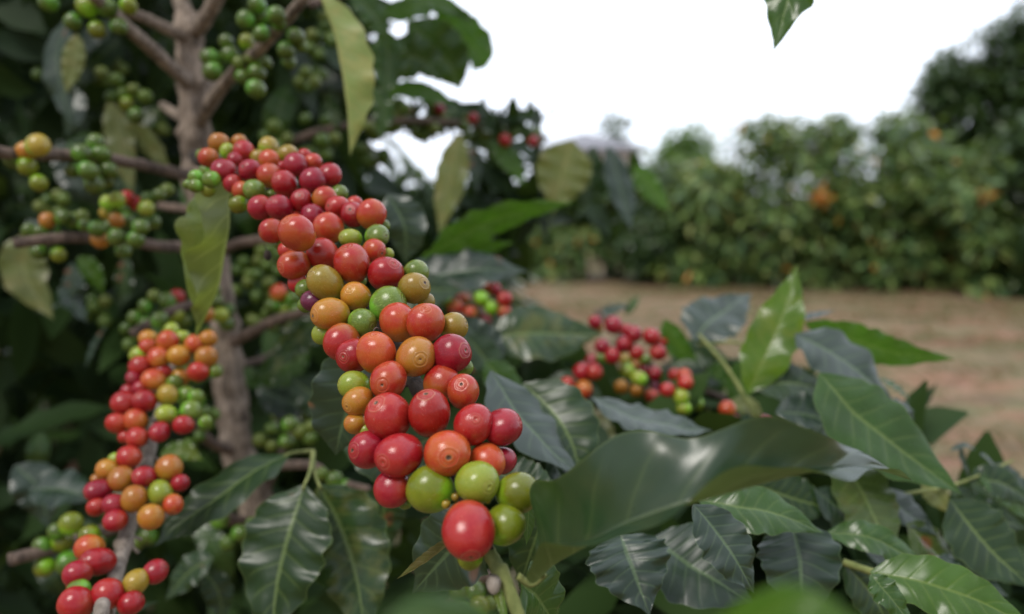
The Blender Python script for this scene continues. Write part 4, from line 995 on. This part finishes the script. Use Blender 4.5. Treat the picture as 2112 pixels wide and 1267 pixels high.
RC = [(640, 770, 80, 'O'), (690, 790, 70, 'O'), (630, 845, 110, 'O'), (735, 885, 90, 'O'), (830, 690, 70, 'O'), (905, 725, 80, 'R'), (970, 790, 95, 'C'), (810, 790, 100, 'K'), (880, 850, 100, 'K'), (970, 880, 90, 'O'), (835, 930, 70, 'C'), (770, 1235, 110, 'O'), (895, 1210, 95, 'C'), (870, 900, 60, 'K'), (560, 790, 90, 'G'), (850, 740, 80, 'L')]
exact(b3, [(zx + x * zs, zy + y * zs, w * zs * 1.08, k) for x, y, w, k in RC], .80)
tw = branch(T3, [(1560, 860, .62), (1500, 760, .66), (1450, 700, .7), (1440, 690, .72)], [.0018, .0016, .0014, .001], 'stemgreen')
tw2 = branch(T3, [(1440, 712, .72), (1520, 708, .7), (1600, 740, .66), (1690, 830, .6)], [.001, .0013, .0016, .0018], 'stemgreen')
tw3 = branch(T3, [(1860, 1020, .52), (1950, 1005, .54), (2010, 985, .56), (2090, 950, .58)], [.0012, .0012, .001, .0008], 'stemgreen', label='thin green twig with tiny pale new leaves')
tw4 = branch(T3, [(1740, 1160, .44), (1800, 1180, .43), (1870, 1195, .42)], [.002, .002, .0018], 'stemgreen')
RL = [
 (tw, [(1430, 700, .72), (1475, 655, .74), (1550, 605, .77)], 62, (.25, .9, .5), 'blue', .09, 'whitish shining leaf catching the sky'),
 (tw, [(1430, 700, .75), (1455, 690, .75), (1520, 690, .75)], 22, (0, -.5, 1), 'mid', .05, None),
 (b, [(1232, 650, .86), (1262, 640, .86), (1300, 628, .86)], 24, (0, 1, .4), 'blue', .1, None), (b, [(1290, 650, .86), (1305, 628, .86), (1320, 610, .86)], 9, (0, .4, 1), 'mid', .05, None),
 (tw2, [(1543, 812, .6), (1580, 730, .6), (1618, 640, .605), (1645, 545, .61)], 52, (-.35, -.1, 1), 'young', .14, 'bright yellow-green leaf standing upright'),
 (tw2, [(1640, 690, .58), (1700, 720, .57), (1780, 775, .56), (1845, 835, .56)], 72, (.1, .75, .7), 'blue', .11, 'blue-grey glossy leaf right of the upright bright leaf'),
 (tw2, [(1660, 665, .62), (1760, 700, .62), (1850, 728, .62), (1975, 742, .63)], 36, (0, -.3, 1), 'bright', .15, 'bright green wavy leaf pointing right over the soil'),
 (tw2, [(1640, 660, .64), (1680, 650, .64), (1725, 640, .64)], 14, (0, 1, .4), 'blue', .1, None),
 (tw2, [(1690, 770, .5), (1760, 850, .49), (1860, 930, .485), (1985, 1020, .48)], 88, (.1, .5, 1), 'mid', .05, 'large matt green leaf pointing down right'),
 (tw2, [(1560, 800, .6), (1630, 790, .6), (1720, 810, .6)], 55, (0, .8, .8), 'dark', .08, None),
 (tw2, [(1600, 850, .56), (1680, 860, .56), (1760, 900, .56)], 52, (0, .6, .8), 'blue', .08, None),
 (tw2, [(1650, 900, .52), (1700, 930, .52), (1770, 960, .52)], 50, (0, .5, .8), 'dark', .08, None),
 (tw2, [(1810, 780, .62), (1850, 800, .62), (1880, 830, .62)], 14, (0, .9, .5), 'mid', .2, None), (tw2, [(1830, 820, .6), (1870, 840, .6), (1885, 870, .6)], 13, (0, .9, .5), 'blue', .2, None),
 (b, [(1370, 660, .76), (1395, 710, .76), (1440, 745, .76)], 26, (0, 0, 1), 'bright', .08, None), (b, [(1380, 760, .90), (1440, 730, .90), (1500, 735, .90)], 34, (0, .4, 1), 'dark', .05, None),
 (b, [(1450, 840, .86), (1470, 790, .86), (1500, 730, .86)], 26, (0, .2, 1), 'mid', .05, None), (b, [(1520, 840, .7), (1530, 780, .7), (1560, 720, .7)], 30, (0, .4, 1), 'mid', .05, None),
 (b, [(1450, 850, .86), (1500, 800, .86), (1530, 800, .86)], 22, (0, .7, 1), 'olive', .05, None), (b, [(1560, 880, .66), (1540, 840, .66), (1500, 830, .66)], 26, (0, .7, 1), 'olive', .05, None),
 (b, [(1540, 900, .72), (1570, 870, .72), (1640, 850, .72)], 40, (0, .3, 1), 'olive', .05, None),
 (b3, [(1012, 765, .47), (1060, 845, .46), (1120, 915, .45), (1200, 985, .445)], 78, (.3, .9, .42), 'blue', .08, 'leaf with a pale sky sheen right of the lowest cherries'),
 (b3, [(1080, 790, .50), (1140, 850, .49), (1180, 915, .48), (1198, 985, .475)], 76, (.1, .25, 1), 'dark', .06, 'dark green leaf overlapping the shiny one'),
 (b3, [(1000, 745, .6), (1040, 790, .6), (1090, 860, .6)], 34, (.1, .2, 1), 'mid', .06, None),
 (b3, [(1000, 960, .44), (1080, 1000, .43), (1160, 1020, .42)], 56, (0, .6, .9), 'dark', .06, None),
 (b3, [(1130, 930, .46), (1165, 1000, .45), (1180, 1060, .44)], 34, (.1, .9, .6), 'blue', .06, None),
 (b3, [(1222, 820, .56), (1300, 860, .55), (1390, 880, .54), (1470, 890, .54)], 58, (.25, .9, .42), 'blue', .08, 'shiny ribbed leaf below the crimson bunch'),
 (b3, [(1120, 790, .7), (1190, 800, .7), (1250, 830, .7)], 34, (0, .5, 1), 'dark', .06, None), (b3, [(1180, 830, .66), (1230, 900, .65), (1260, 960, .64)], 40, (0, .3, 1), 'brownish', .05, None),
 (tw4, [(1278, 1100, .40), (1300, 1160, .39), (1340, 1270, .38)], 88, (.1, .5, 1), 'blue', .09, 'glossy leaf with an unfurling tip under the large wavy leaf'),
 (tw4, [(1440, 1030, .42), (1520, 1045, .41), (1600, 1060, .41), (1700, 1100, .41)], 58, (0, .7, .8), 'mid', .09, 'glossy green leaf under the right part of the wavy leaf'),
 (tw4, [(1430, 1040, .38), (1480, 1100, .375), (1520, 1160, .37), (1556, 1225, .37)], 58, (-.1, .75, .7), 'blue', .1, 'crumpled leaf with a bright reflection'),
 (tw4, [(1345, 1110, .44), (1430, 1170, .43), (1560, 1250, .42)], 88, (.1, .6, 1), 'blue', .04, 'smooth blue-green leaf at the bottom'),
 (tw4, [(1630, 1075, .43), (1650, 1160, .42), (1652, 1300, .41)], 88, (.05, .5, 1), 'blue', .06, 'dull dark leaf with a pink speck'),
 (tw4, [(1725, 930, .52), (1775, 1010, .5), (1810, 1080, .49), (1850, 1150, .48)], 62, (.0, .4, 1), 'spotted', .07, 'leaf with brown dead patches'),
 (tw4, [(1815, 1010, .52), (1860, 1050, .51), (1935, 1105, .5)], 42, (.1, .8, .8), 'blue', .09, None),
 (tw4, [(1700, 1100, .45), (1780, 1105, .44), (1850, 1135, .44), (1935, 1190, .44)], 34, (0, .6, .9), 'mid', .16, 'narrow wavy leaf across the lower right'),
 (tw4, [(1870, 1080, .5), (1920, 1130, .5), (1975, 1190, .5)], 44, (.1, .6, .9), 'spotted', .05, None),
 (tw4, [(1780, 1130, .5), (1840, 1160, .5), (1900, 1190, .5)], 34, (.1, .8, .6), 'blue', .05, None),
 (tw4, [(1960, 1030, .5), (2030, 1120, .49), (2130, 1215, .48)], 74, (.1, .4, 1), 'dark', .05, 'dark leaf with a straight midrib at the right edge'),
 (tw3, [(2000, 1000, .56), (2060, 995, .56), (2140, 1040, .56)], 36, (0, .5, 1), 'dark', .06, None), (tw3, [(2020, 985, .56), (2070, 1010, .56), (2130, 1080, .56)], 34, (0, .6, 1), 'mid', .06, None),
 (tw3, [(2000, 985, .58), (1985, 945, .58), (1980, 915, .58)], 9, (0, .9, .5), 'blue', .1, None), (tw3, [(2060, 970, .58), (2030, 940, .58), (2035, 950, .58)], 8, (0, .9, .5), 'blue', .1, None), (tw3, [(1960, 930, .58), (1990, 918, .58), (2015, 930, .58)], 8, (0, .9, .5), 'blue', .1, None),
 (tw3, [(1900, 1000, .54), (1930, 1020, .54), (1960, 1060, .54)], 26, (0, .3, 1), 'olive', .06, None),
 (tw4, [(1795, 1180, .40), (1900, 1200, .39), (2020, 1240, .38), (2140, 1300, .37)], 62, (.05, .6, .9), 'bright', .06, 'bright glossy green leaf in the bottom right corner'),
 (tw4, [(1795, 1185, .385), (1830, 1225, .38), (1890, 1300, .375)], 30, (.0, .5, .9), 'mid', .2, 'crinkled green leaf at the bottom right'),
 (tw3, [(1960, 1010, .6), (2030, 1060, .6), (2120, 1090, .6)], 40, (0, .6, 1), 'dark', .08, None), (tw3, [(2040, 960, .6), (2090, 1000, .6), (2150, 1030, .6)], 34, (0, .6, 1), 'blue', .08, None),
 (tw4, [(1900, 1180, .48), (1990, 1190, .48), (2080, 1230, .48)], 44, (0, .7, .8), 'blue', .1, None), (tw4, [(1930, 1120, .52), (1990, 1150, .52), (2060, 1200, .52)], 40, (0, .5, 1), 'dark', .1, None),
 (tw4, [(1740, 1160, .44), (1800, 1230, .44), (1840, 1310, .44)], 50, (.1, .5, 1), 'dark', .05, None),
 (tw4, [(1560, 1000, .5), (1640, 1030, .5), (1720, 1050, .5)], 50, (0, .3, 1), 'dark', .05, None),
 (tw4, [(1680, 1010, .5), (1740, 1060, .5), (1780, 1120, .5)], 40, (0, .6, 1), 'blue', .05, None),
]
for par, mids, hw, n_, mt, wv, lb in RL:
    leaf(par, mids, hw, n=n_, mat=mt, wave=wv, label=lb, corr=.016)
# dense inner foliage of the shrub, kept under its outline
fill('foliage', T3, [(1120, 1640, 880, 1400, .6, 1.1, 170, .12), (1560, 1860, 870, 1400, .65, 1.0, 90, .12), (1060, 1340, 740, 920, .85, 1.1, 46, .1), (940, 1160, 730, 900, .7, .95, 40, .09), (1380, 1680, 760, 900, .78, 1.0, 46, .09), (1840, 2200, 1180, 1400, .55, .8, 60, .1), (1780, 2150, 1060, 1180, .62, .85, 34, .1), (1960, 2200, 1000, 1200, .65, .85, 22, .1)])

# ============================================================ SPRIG CLOSE TO THE LENS AND LEAF FROM ABOVE
fb = P(1300, 1900, .16)
T4 = empty('coffee_seedling', (fb.x, fb.y + .02, 0), 'blurred bright green leaf tips rising very close along the bottom edge', 'seedling')
g = tube_geo([Vector((fb.x, fb.y + .02, -.02)), Vector((fb.x, fb.y + .02, .5)), P(1300, 1900, .16), P(1320, 1600, .15)], [.004, .0035, .0025, .0015], 10, 40)
s4 = mesh_obj('stem', g[0], g[1], M['stemgreen'], T4, uvs=g[2])
leaf(s4, [(1320, 1620, .15), (1450, 1400, .135), (1620, 1252, .125), (1800, 1295, .12)], 60, n=(0, .3, 1), mat='bright', wave=.05, label='bright green leaf tip, strongly blurred')
leaf(s4, [(1320, 1620, .15), (1100, 1400, .14), (900, 1275, .13), (760, 1310, .125)], 62, n=(0, .5, .9), mat='mid', wave=.05, label='grey-green leaf tip, strongly blurred')
ob = P(1720, -420, .5)
T5 = empty('overhanging_branch', P(1900, -700, .62), 'single pointed green leaf hanging into the white sky at the top edge', 'branch')
g = tube_geo([P(2600, -1300, .9), P(1900, -700, .62), P(1720, -400, .5), P(1670, -220, .46)], [.006, .004, .003, .002], 10, 40)
s5 = mesh_obj('twig', g[0], g[1], M['twig'], T5, uvs=g[2])
leaf(s5, [(1668, -200, .45), (1655, -110, .45), (1628, -10, .45), (1596, 106, .45)], 66, n=(-.5, .1, 1), mat='mid', wave=.12, label='pointed green leaf')
for m_, h_ in (([(1700, -300, .47), (1760, -260, .48), (1860, -190, .5)], 50), ([(1760, -420, .5), (1640, -420, .5), (1520, -380, .5)], 50), ([(1850, -560, .55), (1960, -500, .56), (2080, -420, .57)], 50)):
    leaf(s5, m_, h_, n=(0, -.6, .8), mat='mid')
print('objects', len(bpy.data.objects))
